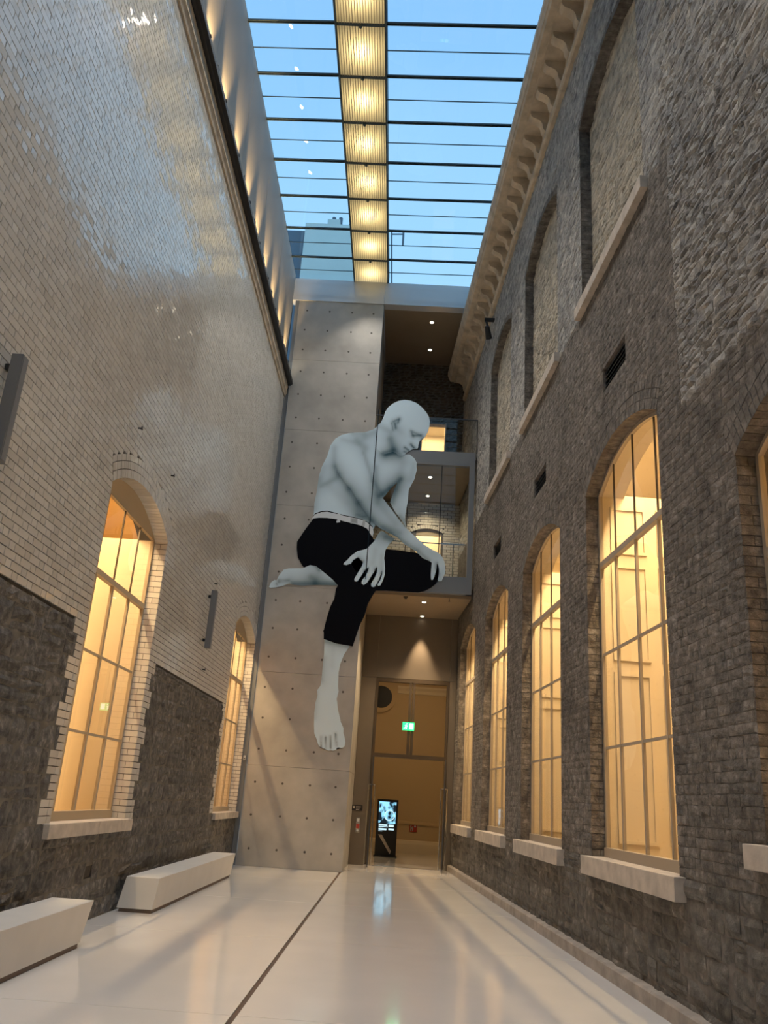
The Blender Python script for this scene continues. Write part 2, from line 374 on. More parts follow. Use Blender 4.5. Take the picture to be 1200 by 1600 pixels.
def jamb_bricks(fr, o, s, sgn, h, depth, pieces, split=(0.5, 0.5), z1=None):
    """bricks lining a window jamb; sgn = direction from the jamb into the opening"""
    z = o['z0']; k = 0; z1 = z1 or o['zs']
    while z < z1-0.02:
        ze = min(z+h, z1); cuts = [0, depth] if k % 2 else [0, depth*split[0], depth]
        for a, b in zip(cuts[:-1], cuts[1:]):
            t = 0.010+rng.uniform(-.002, .002)
            fv = [(s+sgn*t, -a-.003, z+.004), (s+sgn*t, -b+.003, z+.004), (s+sgn*t, -b+.003, ze-.004), (s+sgn*t, -a-.003, ze-.004)]
            bv = [(s-sgn*.01, p[1], p[2]) for p in fv]
            pieces.append((np.array([fr(*p) for p in fv+bv]), 'q', None))
        z = ze; k += 1

# ================================================================== SETTING
# ---------------------------------------------------------------- floor
bed = MB().box((-4.2, Y_NEAR, -0.2), (3.6, 30.2, -0.012)).build('floor', 'joint'); struct(bed, 'polished white stone floor of the hall with a dark lengthwise joint')
xj0, xj1 = -1.125, -1.08
ys = [7.13+3.63*k for k in range(-4, 5)] + [YD+0.1]
ys[0] = Y_NEAR
for a, b in zip(ys[:-1], ys[1:]):
    g = 0.003
    MB().box((XL-0.1, a+g, -0.08), (xj0, b-g, 0)).build('slab', 'floor', bed)
    mb = MB(); c = [(xj1, a+g), (xr(a), a+g), (xr(b), b-g), (xj1, b-g)]
    mb.add([(x, y, z) for z in (-0.08, 0) for x, y in c], [(0, 1, 2, 3), (4, 5, 6, 7), (0, 1, 5, 4), (1, 2, 6, 5), (2, 3, 7, 6), (3, 0, 4, 7)]).build('slab', 'floor', bed)
MB().box((-4.0, YD+0.1, -0.08), (3.0, 30.0, 0.0)).build('slab', 'floor', bed)

# ---------------------------------------------------------------- left wall
LW_S0 = 4.2; Z_STONE = 3.27; LH = 0.083; Z_LCOR = 11.90
def lwin(s0): return dict(s0=s0, s1=s0+2.61, z0=1.14, zs=5.07, rise=0.36, depth=0.45)
LWIN = [lwin(0.90), lwin(9.34), lwin(17.78-0.02)]
wl = MB(); wall_sheet(wl, FL, Y_NEAR, YC+0.2, -0.1, Z_LCOR+0.25, LWIN, d=-0.02)
wall_left = struct(wl.build('wall_left', 'mortar_dark', recalc=False), 'tall white glazed brick wall over a dark stone base')
bricks = []; stones = []
def flemish():
    while True: yield 0.226; yield 0.113
zc = 1.14-LH*14; row = 0
LVOID = dict(s0=10.72, s1=10.94, z0=0.50, zs=0.62, rise=0, depth=0.3)
while zc < Z_LCOR-0.01:
    z0, z1 = zc, min(zc+LH, Z_LCOR); zm = (z0+z1)/2
    forb = forbidden(LWIN, z0, z1, 0.30)
    if zm > Z_STONE:
        segs = allowed(LW_S0, YC-0.02, forb)
    elif zm > 1.14:
        m = 0.20 if (int((zm-1.14)/(3*LH)) % 2) else 0.34; segs = []
        for o in LWIN[1:]: segs += [(o['s0']-m, o['s0']), (o['s1'], min(o['s1']+m, YC-0.02))]
    else: segs = []
    for a, b in segs:
        gen = flemish()
        off = (row % 2)*0.17; 
        # keep the bond aligned over the wall
        if zm > Z_STONE:
            k0 = math.floor((a-off)/0.339); s = off+k0*0.339; cuts = []
            while s < b: cuts += [s, s+0.226]; s += 0.339
            cuts = [c for c in cuts if a+0.04 < c < b-0.04]; cuts = [a]+cuts+[b]; runs = list(zip(cuts[:-1], cuts[1:]))
        else: runs = fill_run(a, b, gen)
        for p, q in runs:
            L = q-p; key = 'S' if abs(L-0.226) < 1e-4 else ('H' if abs(L-0.113) < 1e-4 else None)
            bricks.append((brick_piece(FL, p, q, z0, z1, 0.0+rng.uniform(-.0015, .0015), 0.007, 0.002, 0.0014), 'q', key))
    zc = z1; row += 1
for o in LWIN[1:]:
    voussoirs(FL, o, 0.0, 0.105, 0.072, 0.004, -0.22, bricks); voussoirs(FL, o, 0.105, 0.21, 0.075, 0.003, -0.03, bricks); voussoirs(FL, o, 0.21, 0.30, 0.078, 0.002, -0.03, bricks)
    jamb_bricks(FL, o, o['s1'], -1, LH, 0.22, bricks, (0.48, 0.52)); jamb_bricks(FL, o, o['s0'], 1, LH, 0.22, bricks)
place_pieces('brick', bricks, 'white_brick', wall_left, 300, 'brick_field')
def stone_lens(a, b):
    while True: yield random.uniform(a, b)
zc = 0.02
hs = [0.20, 0.22, 0.235, 0.225, 0.21]
zrows = [0.02]
for h in hs: zrows.append(zrows[-1]+h)
zrows[-1] = 1.14
while zrows[-1] < Z_STONE-0.05: zrows.append(min(zrows[-1]+3*LH, Z_STONE))
for i, (z0, z1) in enumerate(zip(zrows[:-1], zrows[1:])):
    zm = (z0+z1)/2
    m = 0.20 if (int((zm-1.14)/(3*LH)) % 2) else 0.34
    forb = [(o['s0']-m, o['s1']+m) for o in LWIN[1:]] if z0 > 1.1 else []
    forb += [(LWIN[0]['s0'], LWIN[0]['s1'])] if z0 > 1.1 else []
    if z0 < 0.62 and z1 > 0.5: forb.append((LVOID['s0'], LVOID['s1']))
    for a, b in allowed(LW_S0, YC-0.02, forb):
        for p, q in fill_run(a, b, stone_lens(0.22, 0.62)):
            if random.random() < 0.35 and q-p > 0.3:      # two thinner stones in one course
                zz = z0+(z1-z0)*random.uniform(0.4, 0.6)
                stones.append((rough_piece(FL, p, q, z0, zz, 0.008, 0.010, 0.010, 0.006), 'g', None)); stones.append((rough_piece(FL, p, q, zz, z1, 0.008, 0.010, 0.010, 0.006), 'g', None))
            else: stones.append((rough_piece(FL, p, q, z0, z1, 0.010, 0.012, 0.012, 0.008), 'g', None))
mb = MB(); mb.box((LW_S0, -0.03, 0), (10.70, -0.004, 1.13), FL); mb.box((10.96, -0.03, 0), (YC-.02, -0.004, 1.13), FL); mb.box((10.70, -0.03, 0.63), (10.96, -0.004, 1.13), FL); mb.box((10.70, -0.03, 0), (10.96, -0.004, 0.49), FL)
mb.box((LW_S0, -0.03, 1.13), (9.12, -0.004, Z_STONE-.01), FL); mb.box((12.17, -0.03, 1.13), (17.54, -0.004, Z_STONE-.01), FL); mb.build('mortar_bed', 'mortar_light', wall_left)
place_pieces('stone', stones, 'dark_stone', wall_left, 300, 'stone_field')

# cornice of moulded brick, gutter, upper wall
cor = struct(MB().prism([(-0.1, 11.90), (0.03, 11.90), (0.045, 11.96), (0.07, 12.0), (0.07, 12.16), (0.085, 12.17), (0.085, 12.21), (-0.1, 12.21)], Y_NEAR, YC-0.005, lambda t, a, b: FL(t, a, b)).build('trim_1', 'cornice'), 'tan moulded brick cornice along the top of the white wall')
mb = MB(); s = 3.0
while s < YC-0.1: mb.box((s, 0.07, 12.005), (s+0.066, 0.078, 12.155), FL); s += 0.075
o = mb.build('soldier_bricks', 'cornice', cor, recalc=False); o['kind'] = 'stuff'
gut = tag(empty('gutter'), 'long black gutter running above the white brick wall', 'gutter')
MB().prism([(0.0, 12.22), (0.15, 12.22), (0.205, 12.27), (0.205, 12.36), (0.185, 12.36), (0.185, 12.285), (0.14, 12.25), (0.0, 12.25)], Y_NEAR, YC-0.05, lambda t, a, b: FL(t, a, b)).build('trough', 'black', gut)
for k in range(12):
    yk = 19.6-1.23*k-0.35
    MB().box((yk, 0.0, 12.345), (yk+0.05, 0.215, 12.375), FL).build('bracket', 'black', gut)
up = MB()
X_UP = -0.06
up.box((Y_NEAR, X_UP-0.3, 12.0), (YC+0.2, X_UP-0.02, Z_ROOF+0.1), FL)
wu = struct(up.build('wall_upper', 'mortar_dark'), 'plain grey panelled upper wall above the gutter')
yy = YC
while yy > 2:
    MB().box((yy-2.45, X_UP-0.02, 12.0), (yy-0.006, X_UP, 15.42), FL).build('panel', 'zinc', wu); yy -= 2.456
MB().box((Y_NEAR, X_UP-0.02, 15.43), (YC, X_UP-0.004, Z_ROOF+0.02), FL).build('head_trim', 'zinc', wu)

# steel channel between white wall and pier
ch = tag(empty('steel_channel'), 'tall grey steel channel in the corner beside the concrete pier', 'channel')
box_obj('flange', (XL+0.005, YC-0.035, 0), (XL+0.02, YC+0.1, 11.88), 'steel', ch); box_obj('web', (XL+0.02, YC-0.005, 0), (XPL-0.004, YC+0.02, 14.98), 'steel', ch); box_obj('flange', (XPL-0.012, YC-0.035, 0), (XPL-0.002, YC, 14.98), 'steel', ch)
sn = tag(empty('wall_sensor'), 'tiny white sensor box on the steel channel', 'sensor')
box_obj('body', (XL+0.03, YC-0.045, 2.30), (XL+0.085, YC-0.007, 2.40), 'frieze', sn, bevel=0.006); MB().tube((XL+0.057, YC-0.045, 2.33), (XL+0.057, YC-0.055, 2.33), 0.015).build('lens', 'black', sn)

# ---------------------------------------------------------------- right wall
RS0 = 3.2; RS1 = 24.0; Z_RTOP = 15.75
PER = 4.02
def rwin(k): return dict(s0=7.67+PER*k, s1=10.32+PER*k, z0=1.14, zs=5.64, rise=0.37, depth=0.5)
RWIN = [rwin(k) for k in range(4)]
RW0 = dict(s0=3.42, s1=6.07, z0=1.47, zs=4.44, rise=0.37, depth=0.5)
RN_ = [dict(s0=7.72+PER*k, s1=10.32+PER*k, z0=8.60, zs=11.86, rise=0.40, depth=0.20, blind=True) for k in range(3)]
RV = [dict(s0=8.55+PER*k, s1=9.43+PER*k, z0=6.74, zs=7.08, rise=0, depth=0.25, blind=True) for k in range(3)]
ROPS = RWIN+[RW0]+RN_+RV
wr = MB(); wall_sheet(wr, FR, Y_NEAR, RS1, -0.1, Z_RTOP, ROPS, d=-0.005)
wall_right = struct(wr.build('wall_right', 'mortar_brown', recalc=False), 'old weathered brick and rubble stone wall with tall arched windows')
rb, rr_, rk = [], [], []
ROCK_S = 7.05
Z_RUB = 8.42
RING = 0.33
def ring_forb(z0, z1): 
    return forbidden(RWIN+[RW0], z0, z1, RING) + forbidden(RN_, z0, z1, 0.11) + forbidden(RV, z0, z1, 0)
# base blocks
zr = [0.0, 0.20, 0.39, 0.60, 0.80, 0.98, 1.14]
for z0, z1 in zip(zr[:-1], zr[1:]):
    for a, b in allowed(RS0, RS1-0.9, []):
        for p, q in fill_run(a, b, stone_lens(0.2, 0.6)):
            if random.random() < 0.3: 
                zz = z0+(z1-z0)*random.uniform(.4, .6)
                rk.append((rough_piece(FR, p, q, z0, zz, 0.008, 0.010, 0.010, 0.006), 'g', None)); rk.append((rough_piece(FR, p, q, zz, z1, 0.008, 0.010, 0.010, 0.006), 'g', None))
            else: rk.append((rough_piece(FR, p, q, z0, z1, 0.010+rng.uniform(-.006, .012), 0.012, 0.013, 0.009), 'g', None))
# brick zone
z = 1.14; row = 0; RH = 0.0845
while z < Z_RUB:
    z0, z1 = z, z+RH; zm = (z0+z1)/2
    lo = RS0 if zm < 5.35 else ROCK_S
    for a, b in allowed(lo, RS1-0.9, ring_forb(z0, z1)):
        first = True; s = a-random.uniform(0, .2)
        while s < b-0.01:
            L = (0.225 if random.random() < 0.6 else 0.115); e = min(s+L, b); e = b if b-e < 0.05 else e
            if e-max(s, a) > 0.02:
                rb.append((rough_piece(FR, max(s, a), e, z0, z1, rng.uniform(.001, .006), 0.006, 0.004, 0.006), 'g', None))
            s = e
    z = z1; row += 1
Z_BRICK_TOP = z
for o in RWIN+[RW0]:
    voussoirs(FR, o, 0.0, 0.11, 0.078, 0.004, -0.19, rb); voussoirs(FR, o, 0.11, 0.22, 0.08, 0.002, -0.03, rb); voussoirs(FR, o, 0.22, 0.33, 0.082, 0.003, -0.03, rb)
    jamb_bricks(FR, o, o['s1'], -1, RH, 0.19, rb, (0.55, 0.45)); jamb_bricks(FR, o, o['s0'], 1, RH, 0.19, rb)
for o in RN_:
    voussoirs(FR, o, 0.0, 0.11, 0.08, 0.004, -0.19, rb); jamb_bricks(FR, o, o['s1'], -1, RH, 0.19, rb, (0.55, 0.45)); jamb_bricks(FR, o, o['s0'], 1, RH, 0.19, rb)
# rubble zones
z = 5.35
while z < 13.62:
    h = random.uniform(0.055, 0.115); z0, z1 = z, min(z+h, 13.62); zm = (z0+z1)/2
    forb = ring_forb(z0, z1)
    if zm < Z_BRICK_TOP: forb = forb+[(ROCK_S, 99)]
    for a, b in allowed(RS0, RS1-0.3, forb):
        for p, q in fill_run(a, b, stone_lens(0.09, 0.34)):
            big = p < ROCK_S
            rr_.append((rough_piece(FR, p, q, z0, z1, (0.010 if big else 0.005)+rng.uniform(-.004, .007), 0.006, 0.009 if big else 0.005, 0.010), 'g', None))
    z = z1
# niche infill
nb = []
for o in RN_:
    def FN(s, d, z): return FR(s, d-o['depth']+0.03, z)
    z = o['z0']
    while z < o['zs']+o['rise']:
        h = random.uniform(0.055, 0.11); zt = min(z+h, o['zs']+o['rise'])
        for p, q in fill_run(o['s0'], o['s1'], stone_lens(0.09, 0.32)):
            m = (p+q)/2
            if zt > arch_z(o, m)+0.05: continue
            nb.append((rough_piece(FN, p, q, z, zt, 0.006, 0.007, 0.007, 0.010), 'g', None))
        z = zt
place_pieces('brick', rb, 'right_brick', wall_right, 300, 'brick_field')
place_pieces('stone', rk, 'right_block', wall_right, 300, 'base_stone_field')
place_pieces('rubble_stone', rr_, 'right_rubble', wall_right, 300, 'rubble_field')
place_pieces('infill_stone', nb, 'niche_stone', wall_right, 200, 'infill_field')
# vents: louvre slats in black recesses
VL = ['above the window nearest the camera', 'above the second arched window', 'above the third arched window']
for k, o in enumerate(RV):
    v = tag(empty('wall_vent'), 'black louvred vent high in the old brick wall '+VL[k], 'vent', 'black wall vents')
    MB().box((o['s0'], -0.10, o['z0']), (o['s1'], -0.09, o['zs']), FR).build('back_plate', 'grille', v)
    for j in range(5):
        zz = o['z0']+0.03+j*0.065
        MB().prism([(-0.085, zz), (-0.03, zz-0.02), (-0.03, zz-0.012), (-0.085, zz+0.008)], o['s0']+.002, o['s1']-.002, lambda t, a, b: FR(t, a, b)).build('slat', 'black', v)
# small square vent in the left stone base
v = tag(empty('floor_vent'), 'small dark square opening low in the stone base behind the benches', 'vent')
MB().box((LVOID['s0'], -0.055, LVOID['z0']), (LVOID['s1'], -0.045, LVOID['zs']), FL).build('back_plate', 'grille', v)
for j in range(3): MB().box((LVOID['s0'], -0.045, LVOID['z0']+.02+j*.04), (LVOID['s1'], -0.03, LVOID['z0']+.028+j*.04), FL).build('slat', 'black', v)

# sills
def sill(name, fr, o, proj, zt, h, label, ext=0.2, cut=None, mat='limestone', cuts=()):
    e = empty(name); struct(e, label)
    ed = [o['s0']-ext] + list(cuts) + [o['s1']+ext]
    for a, b in zip(ed[:-1], ed[1:]):
        MB().box((a+.002, -0.2 if not o.get('blind') else -0.18, zt-h), (b-.002, proj, zt), fr).build('sill_stone', mat, e, bevel=0.008)
    return e
ORD = ['nearest', 'second', 'third', 'fourth']
for k, o in enumerate(RWIN): sill('trim_%d' % (2+k), FR, o, 0.10, 1.14+0.005, 0.20, 'pale limestone sill under the %s arched window of the old wall' % ORD[k], ext=0.12)
sill('trim_6', FR, RW0, 0.10, 1.475, 0.17, 'pale limestone sill of the half-seen window at the picture edge', ext=0.16)
for k, o in enumerate(RN_[:3]): sill('trim_%d' % (7+k), FR, o, 0.09, 8.605, 0.17, 'long stone ledge under the %s blind arched niche' % ORD[k], ext=0.12, cuts=[(o['s0']*0.45+o['s1']*0.55)])
sill('trim_10', FL, LWIN[1], 0.07, 1.145, 0.15, 'pale stone sill under the nearer white brick window', ext=0.16, cuts=[10.75])
sill('trim_11', FL, LWIN[2], 0.07, 1.145, 0.13, 'pale stone sill under the farther white brick window', ext=0.04)

# kerb
kb = empty('trim_12'); struct(kb, 'low pale stone kerb along the foot of the old wall')
s = 2.0; 
while s < 23.0:
    e = min(s+random.uniform(0.9, 1.5), 23.05)
    MB().prism([(-0.02, -0.005), (0.085, -0.005), (0.085, 0.125), (0.07, 0.14), (-0.02, 0.155)], s+.004, e-.004, lambda t, a, b: FR(t, a, b)).build('kerb_stone', 'kerb', kb); s = e

# stone cornice with scroll brackets on the right
co = empty('trim_13'); struct(co, 'stone eaves cornice with scrolled brackets under the glass roof')
def sweep(name, prof, s0=2.0, s1=RS1-0.95): return MB().prism(prof, s0, s1, lambda t, a, b: FR(t, a, b)).build(name, 'cornice', co)
s = 1.6; j = 0
while s < RS1-0.9:
    e = min(s+1.9, RS1-0.9)
    sweep('string_course', [(-0.03, 13.50), (0.07, 13.50), (0.10, 13.53), (0.10, 13.62), (-0.03, 13.62)], s+.003, e-.003)
    sweep('crown_moulding', [(-0.03, 14.10), (0.40, 14.10), (0.40, 14.13), (0.52, 14.14), (0.54, 14.20), (0.56, 14.21), (0.585, 14.30), (0.60, 14.32), (0.60, 14.46), (-0.03, 14.50)], s+.003, e-.003); s = e
sweep('frieze_band', [(-0.03, 13.62), (0.02, 13.62), (0.02, 14.10), (-0.03, 14.10)])
prof = [(0.0, 14.10), (0.37, 14.10), (0.375, 14.05), (0.36, 14.00), (0.33, 13.965), (0.285, 13.945), (0.24, 13.93), (0.20, 13.905), (0.17, 13.87), (0.15, 13.82), (0.145, 13.77), (0.135, 13.72), (0.11, 13.68), (0.075, 13.655), (0.04, 13.645), (0.0, 13.645)]
BR = None
s = 3.0; bmesh_me = None
while s < RS1-1.2:
    if bmesh_me is None:
        mb = MB().prism(prof, -0.085, 0.085, lambda t, a, b: U*t-RN*a+np.array([0, 0, b]))
        ob = mb.build('bracket', 'cornice', co); bmesh_me = ob.data
    else: ob = link('bracket', bmesh_me, None, co)
    ob.location = U*s+RN*OFFR; s += 0.58

# ---------------------------------------------------------------- pier of board-marked concrete
PZ = [0.0, 2.2, 4.4, 6.57, 8.75, 10.93, 13.08, 15.0]
pier = empty('wall_pier'); struct(pier, 'tall cast concrete pier with rows of tie holes at the end of the hall')
hole = None
for a, b in zip(PZ[:-1], PZ[1:]):
    p = box_obj('panel', (XPL, YC, a+0.003), (XPR, YB, b-0.003), 'concrete', pier, bevel=0.004)
    mb = MB()
    for xi in (-3.25, -2.60, -1.95, -1.35):
        for zi in (0.17, 0.5, 0.83):
            x = xi+random.uniform(-.02, .02); zz = a+(b-a)*zi
            mb.tube((x, YC-0.004, zz), (x, YC+0.01, zz), 0.028, 8)
    mb.build('tie_holes', 'tie_hole', p)['kind'] = 'stuff'

# frieze over the end of the hall
fz = empty('trim_14'); struct(fz, 'satin white fascia between the glass roof and the concrete pier')
box_obj('fascia', (XL-0.15, YC-0.03, 15.0), (XPR+0.0, YC+0.25, 15.72), 'frieze', fz); box_obj('fascia', (XPR+0.006, YC-0.03, 15.0), (xr(YC)+0.05, YC+0.25, 15.72), 'frieze', fz)

# end wall, rear
rear = struct(box_obj('wall_rear', (-1.3, YB+0.05, 6.5), (0.25, YB+0.3, 15.2), 'mortar_brown'), 'dark old brick wall at the back of the upper terrace')
box_obj('core', (1.0, YB+0.05, 6.5), (2.4, YB+0.3, 15.2), 'mortar_brown', rear); box_obj('core', (0.25, YB+0.05, 12.91), (1.0, YB+0.3, 15.2), 'mortar_brown', rear)
bp = []
z = 10.53
def FB(x, d, z): return np.array([x, YB+0.05-d, z])
while z < 15.0:
    for a, b in allowed(-1.06, 1.75, [(0.25, 1.0)] if z < 12.9 else []):
        for p, q in fill_run(a, b, stone_lens(0.12, 0.3)):
            bp.append((rough_piece(FB, p, q, z, z+0.1, 0.01, 0.010, 0.012, 0.008), 'g', None))
    z += 0.1
place_pieces('brick', bp, 'rear_brick', rear, 150, 'rear_brick_field')
# lit doorway behind the terrace
dr = empty('door_2'); struct(dr, 'brightly lit doorway behind the glass balustrade')
box_obj('lit_wall', (0.0, YB+1.6, 10.5), (1.3, YB+1.65, 13.2), 'cream', dr); box_obj('door_jamb', (0.23, YB, 10.53), (0.27, YB+0.3, 12.93), 'frame_cream', dr); box_obj('door_jamb', (0.98, YB, 10.53), (1.02, YB+0.3, 12.93), 'frame_cream', dr)
box_obj('side_wall', (-0.05, YB+0.3, 10.5), (0.0, YB+1.65, 13.2), 'cream', dr); box_obj('side_wall', (1.3, YB+0.3, 10.5), (1.35, YB+1.65, 13.2), 'cream', dr); box_obj('ceiling_board', (-0.05, YB+0.3, 13.2), (1.35, YB+1.65, 13.25), 'cream', dr)
lamp('doorway_light', 'AREA', (0.65, YB+0.9, 13.15), 42, WARM, dr, shape='RECTANGLE', size=1.0, size_y=0.8, to=(0.65, YB+0.9, 10))
# terrace ceiling
tcg = struct(box_obj('ceiling', (-1.06, YC+0.252, 15.0), (xr(YC)+0.1, YB+0.3, 15.2), 'soffit'), 'brown ceiling over the terrace above the bridge')

# closing walls behind the camera
struct(box_obj('wall_back', (-4.2, Y_NEAR-0.3, 0), (4.2, Y_NEAR, Z_ROOF), 'concrete'), 'plain concrete wall behind the viewer')

# ---------------------------------------------------------------- windows
def grid_window(name, fr, o, dpl, cols, bars, label, mat, tympanum=None, sw=0.034, arch_glass=True):
    """timber window: frame, stiles, bars and separate panes"""
    w = empty(name); struct(w, label)
    s0, s1, z0 = o['s0']+0.01, o['s1']-0.01, o['z0']
    d0, d1 = -dpl-0.025, -dpl+0.025
    head = tympanum or None
    # outer frame
    MB().box((s0, d0, z0), (s0+0.05, d1, o['zs']), fr).build('jamb', mat, w); MB().box((s1-0.05, d0, z0), (s1, d1, o['zs']), fr).build('jamb', mat, w)
    MB().box((s0+.05, d0-0.02, z0), (s1-.05, d1+0.03, z0+0.11), fr).build('bottom_rail', mat, w)
    n = 14
    if tympanum:   # board filling the arch head
        pts = [(s0, tympanum)]+[(s0+(s1-s0)*i/n, arch_z(o, s0+(s1-s0)*i/n)) for i in range(n+1)]+[(s1, tympanum)]
        m = MB(); k = len(pts)
        m.add([fr(a, d0, b) for a, b in pts]+[fr(a, d1, b) for a, b in pts], [tuple(range(k)), tuple(range(k, 2*k))]+[(i, (i+1) % k, k+(i+1) % k, k+i) for i in range(k)])
        m.build('arch_board', mat, w); top = lambda s: tympanum
    else:
        m = MB()
        for i in range(n):
            a, b = s0+(s1-s0)*i/n, s0+(s1-s0)*(i+1)/n; za, zb = arch_z(o, a), arch_z(o, b)
            vs = [fr(a, d, za-0.05) for d in (d0, d1)]+[fr(b, d, zb-0.05) for d in (d0, d1)]+[fr(a, d, za) for d in (d0, d1)]+[fr(b, d, zb) for d in (d0, d1)]
            m.add(vs, [(0, 1, 3, 2), (4, 6, 7, 5), (0, 2, 6, 4), (1, 5, 7, 3)])
        m.build('arch_rail', mat, w); top = lambda s: arch_z(o, min(max(s, s0), s1))-0.05
    xs = [s0+0.05]+list(cols)+[s1-0.05]
    for i, c in enumerate(cols):
        MB().box((c-sw/2, d0+.008, z0+.11), (c+sw/2, d1-.008, bars[0]-0.03), fr).build('mullion', mat, w)
        MB().box((c-0.009, d0+.015, bars[0]+0.03), (c+0.009, d1-.015, top(c)), fr).build('mullion', 'bronze', w)
    MB().box((s0+.05, d0-.01, bars[0]-0.035), (s1-.05, d1+.012, bars[0]+0.035), fr).build('transom', mat, w)
    for b in bars[1:]: MB().box((s0+.05, d0+.012, b-0.015), (s1-.05, d1-.012, b+0.015), fr).build('glazing_bar', mat, w)
    zs = [z0+0.11]+sorted(bars)
    for a, b in zip(xs[:-1], xs[1:]):
        for za, zb in zip(zs[:-1], zs[1:]):
            MB().box((a, -dpl-.004, za), (b, -dpl+.004, zb), fr).build('pane', 'window_glass', w)
        m = MB(); k = 4; pts = [(a, bars[0])]+[(a+(b-a)*i/k, top(a+(b-a)*i/k)) for i in range(k+1)]+[(b, bars[0])]; q = len(pts)
        m.add([fr(p, -dpl-.004, zz) for p, zz in pts]+[fr(p, -dpl+.004, zz) for p, zz in pts], [tuple(range(q)), tuple(range(q, 2*q))]+[(i, (i+1) % q, q+(i+1) % q, q+i) for i in range(q)])
        m.build('pane', 'window_glass', w)
    return w
for k, o in enumerate(RWIN):
    c = o['s0']; grid_window('window_%d' % (k+1), FR, o, 0.19, [c+0.58, c+1.30, c+2.02], [4.66, 3.50, 2.37], 'tall arched window with warm lit panes, %s along the old wall' % ORD[k], 'frame_grey')
c = RW0['s0']; grid_window('window_5', FR, RW0, 0.19, [c+0.6, c+1.3, c+2.0], [3.6, 2.6], 'half-seen arched window cut off by the picture edge', 'frame_grey')
LORD = ['beside the viewer', 'nearer', 'farther']
for k, o in enumerate(LWIN):
    if k == 0: continue
    c = o['s0']; grid_window('window_%d' % (5+k), FL, o, 0.22, [c+0.55, c+1.22, c+1.92], [4.06, 3.10, 2.15], 'arched window with warm panes in the white brick wall, the %s one' % LORD[k], 'frame_cream', tympanum=5.08, sw=0.055)

# ---------------------------------------------------------------- rooms behind the windows
def room(name, fr, s0, s1, d_in, d_out, z0, z1, mat, label, ops):
    e = empty(name); struct(e, label)
    MB().box((s0, -d_out-0.1, z0), (s1, -d_out, z1), fr).build('rear_panel', mat, e)
    MB().box((s0, -d_out, z1), (s1, -d_in, z1+0.1), fr).build('ceiling_panel', mat, e); MB().box((s0, -d_out, z0-0.1), (s1, -d_in, z0), fr).build('floor_panel', 'soffit', e)
    for s in (s0, s1): MB().box((s-0.05, -d_out, z0), (s+0.05, -d_in, z1), fr).build('end_panel', mat, e)
    m = MB(); wall_sheet(m, fr, s0, s1, z0, z1, ops, d=-d_in, reveal=False); m.build('window_side', mat, e, recalc=False)
    return e
rmR = room('wall_gallery', FR, 2.6, 23.0, 0.5, 5.2, 0.4, 7.4, 'cream', 'warm cream gallery room behind the old wall windows', RWIN+[RW0])
for o in RWIN:
    m = MB()
    for i in range(10):
        a, b = o['s0']+(o['s1']-o['s0'])*i/10, o['s0']+(o['s1']-o['s0'])*(i+1)/10
        m.add([FR(a, -.225, arch_z(o, a)-.012), FR(b, -.225, arch_z(o, b)-.012), FR(b, -.52, arch_z(o, b)-.012), FR(a, -.52, arch_z(o, a)-.012)], [(0, 1, 2, 3)])
    m.build('arch_lining', 'cream_trim', rmR)
# joinery on the gallery walls: panelled window reveals, pilasters with capitals, skirting, cornice
for k, o in enumerate(RWIN):
    for s, sg in ((o['s1'], -1), (o['s0'], 1)):
        j = MB().box((s-0.02, -1.75, 1.15), (s+0.02, -0.225, 5.68), FR).build('reveal_panel', 'cream_trim', rmR)
        for za, zb in ((1.3, 3.3), (3.45, 4.7), (4.85, 5.5)):
            m = MB()
            for off in (0, -.62):
                for (a0, b0, a1, b1) in ((-0.80, za, -0.76, zb), (-0.36, za, -0.32, zb), (-0.76, za, -0.36, za+.04), (-0.76, zb-.04, -0.36, zb)): m.box((s+sg*0.02, a0+off, b0), (s+sg*0.045, a1+off, b1), FR)
            m.build('moulding', 'cream_trim', j)
s = 4.3
while s < 22.5:
    pl = MB().box((s, -5.2, 0.5), (s+0.42, -5.08, 5.2), FR).build('pilaster', 'cream_trim', rmR)
    MB().prism([(-5.2, 5.2), (-5.06, 5.2), (-5.04, 5.25), (-5.05, 5.4), (-4.98, 5.55), (-4.93, 5.62), (-4.93, 5.7), (-5.2, 5.7)], s-0.05, s+0.47, lambda t, a, b: FR(t, a, b)).build('capital', 'cream_trim', pl)
    m = MB()
    for (a0, b0, a1, b1) in ((s+.6, 1.4, s+.65, 4.8), (s+1.55, 1.4, s+1.6, 4.8), (s+.65, 1.4, s+1.55, 1.45), (s+.65, 4.75, s+1.55, 4.8)): m.box((a0, -5.2, b0), (a1, -5.17, b1), FR)
    m.build('wall_moulding', 'cream_trim', rmR); s += 2.01
MB().prism([(-5.2, 0.4), (-5.12, 0.4), (-5.12, 0.75), (-5.15, 0.85), (-5.2, 0.88)], 2.7, 22.9, lambda t, a, b: FR(t, a, b)).build('skirting', 'cream_trim', rmR)
MB().prism([(-5.2, 5.75), (-5.1, 5.75), (-5.05, 5.9), (-4.95, 6.0), (-4.8, 6.1), (-4.8, 6.2), (-5.2, 6.2)], 2.7, 22.9, lambda t, a, b: FR(t, a, b)).build('room_cornice', 'cream_trim', rmR)
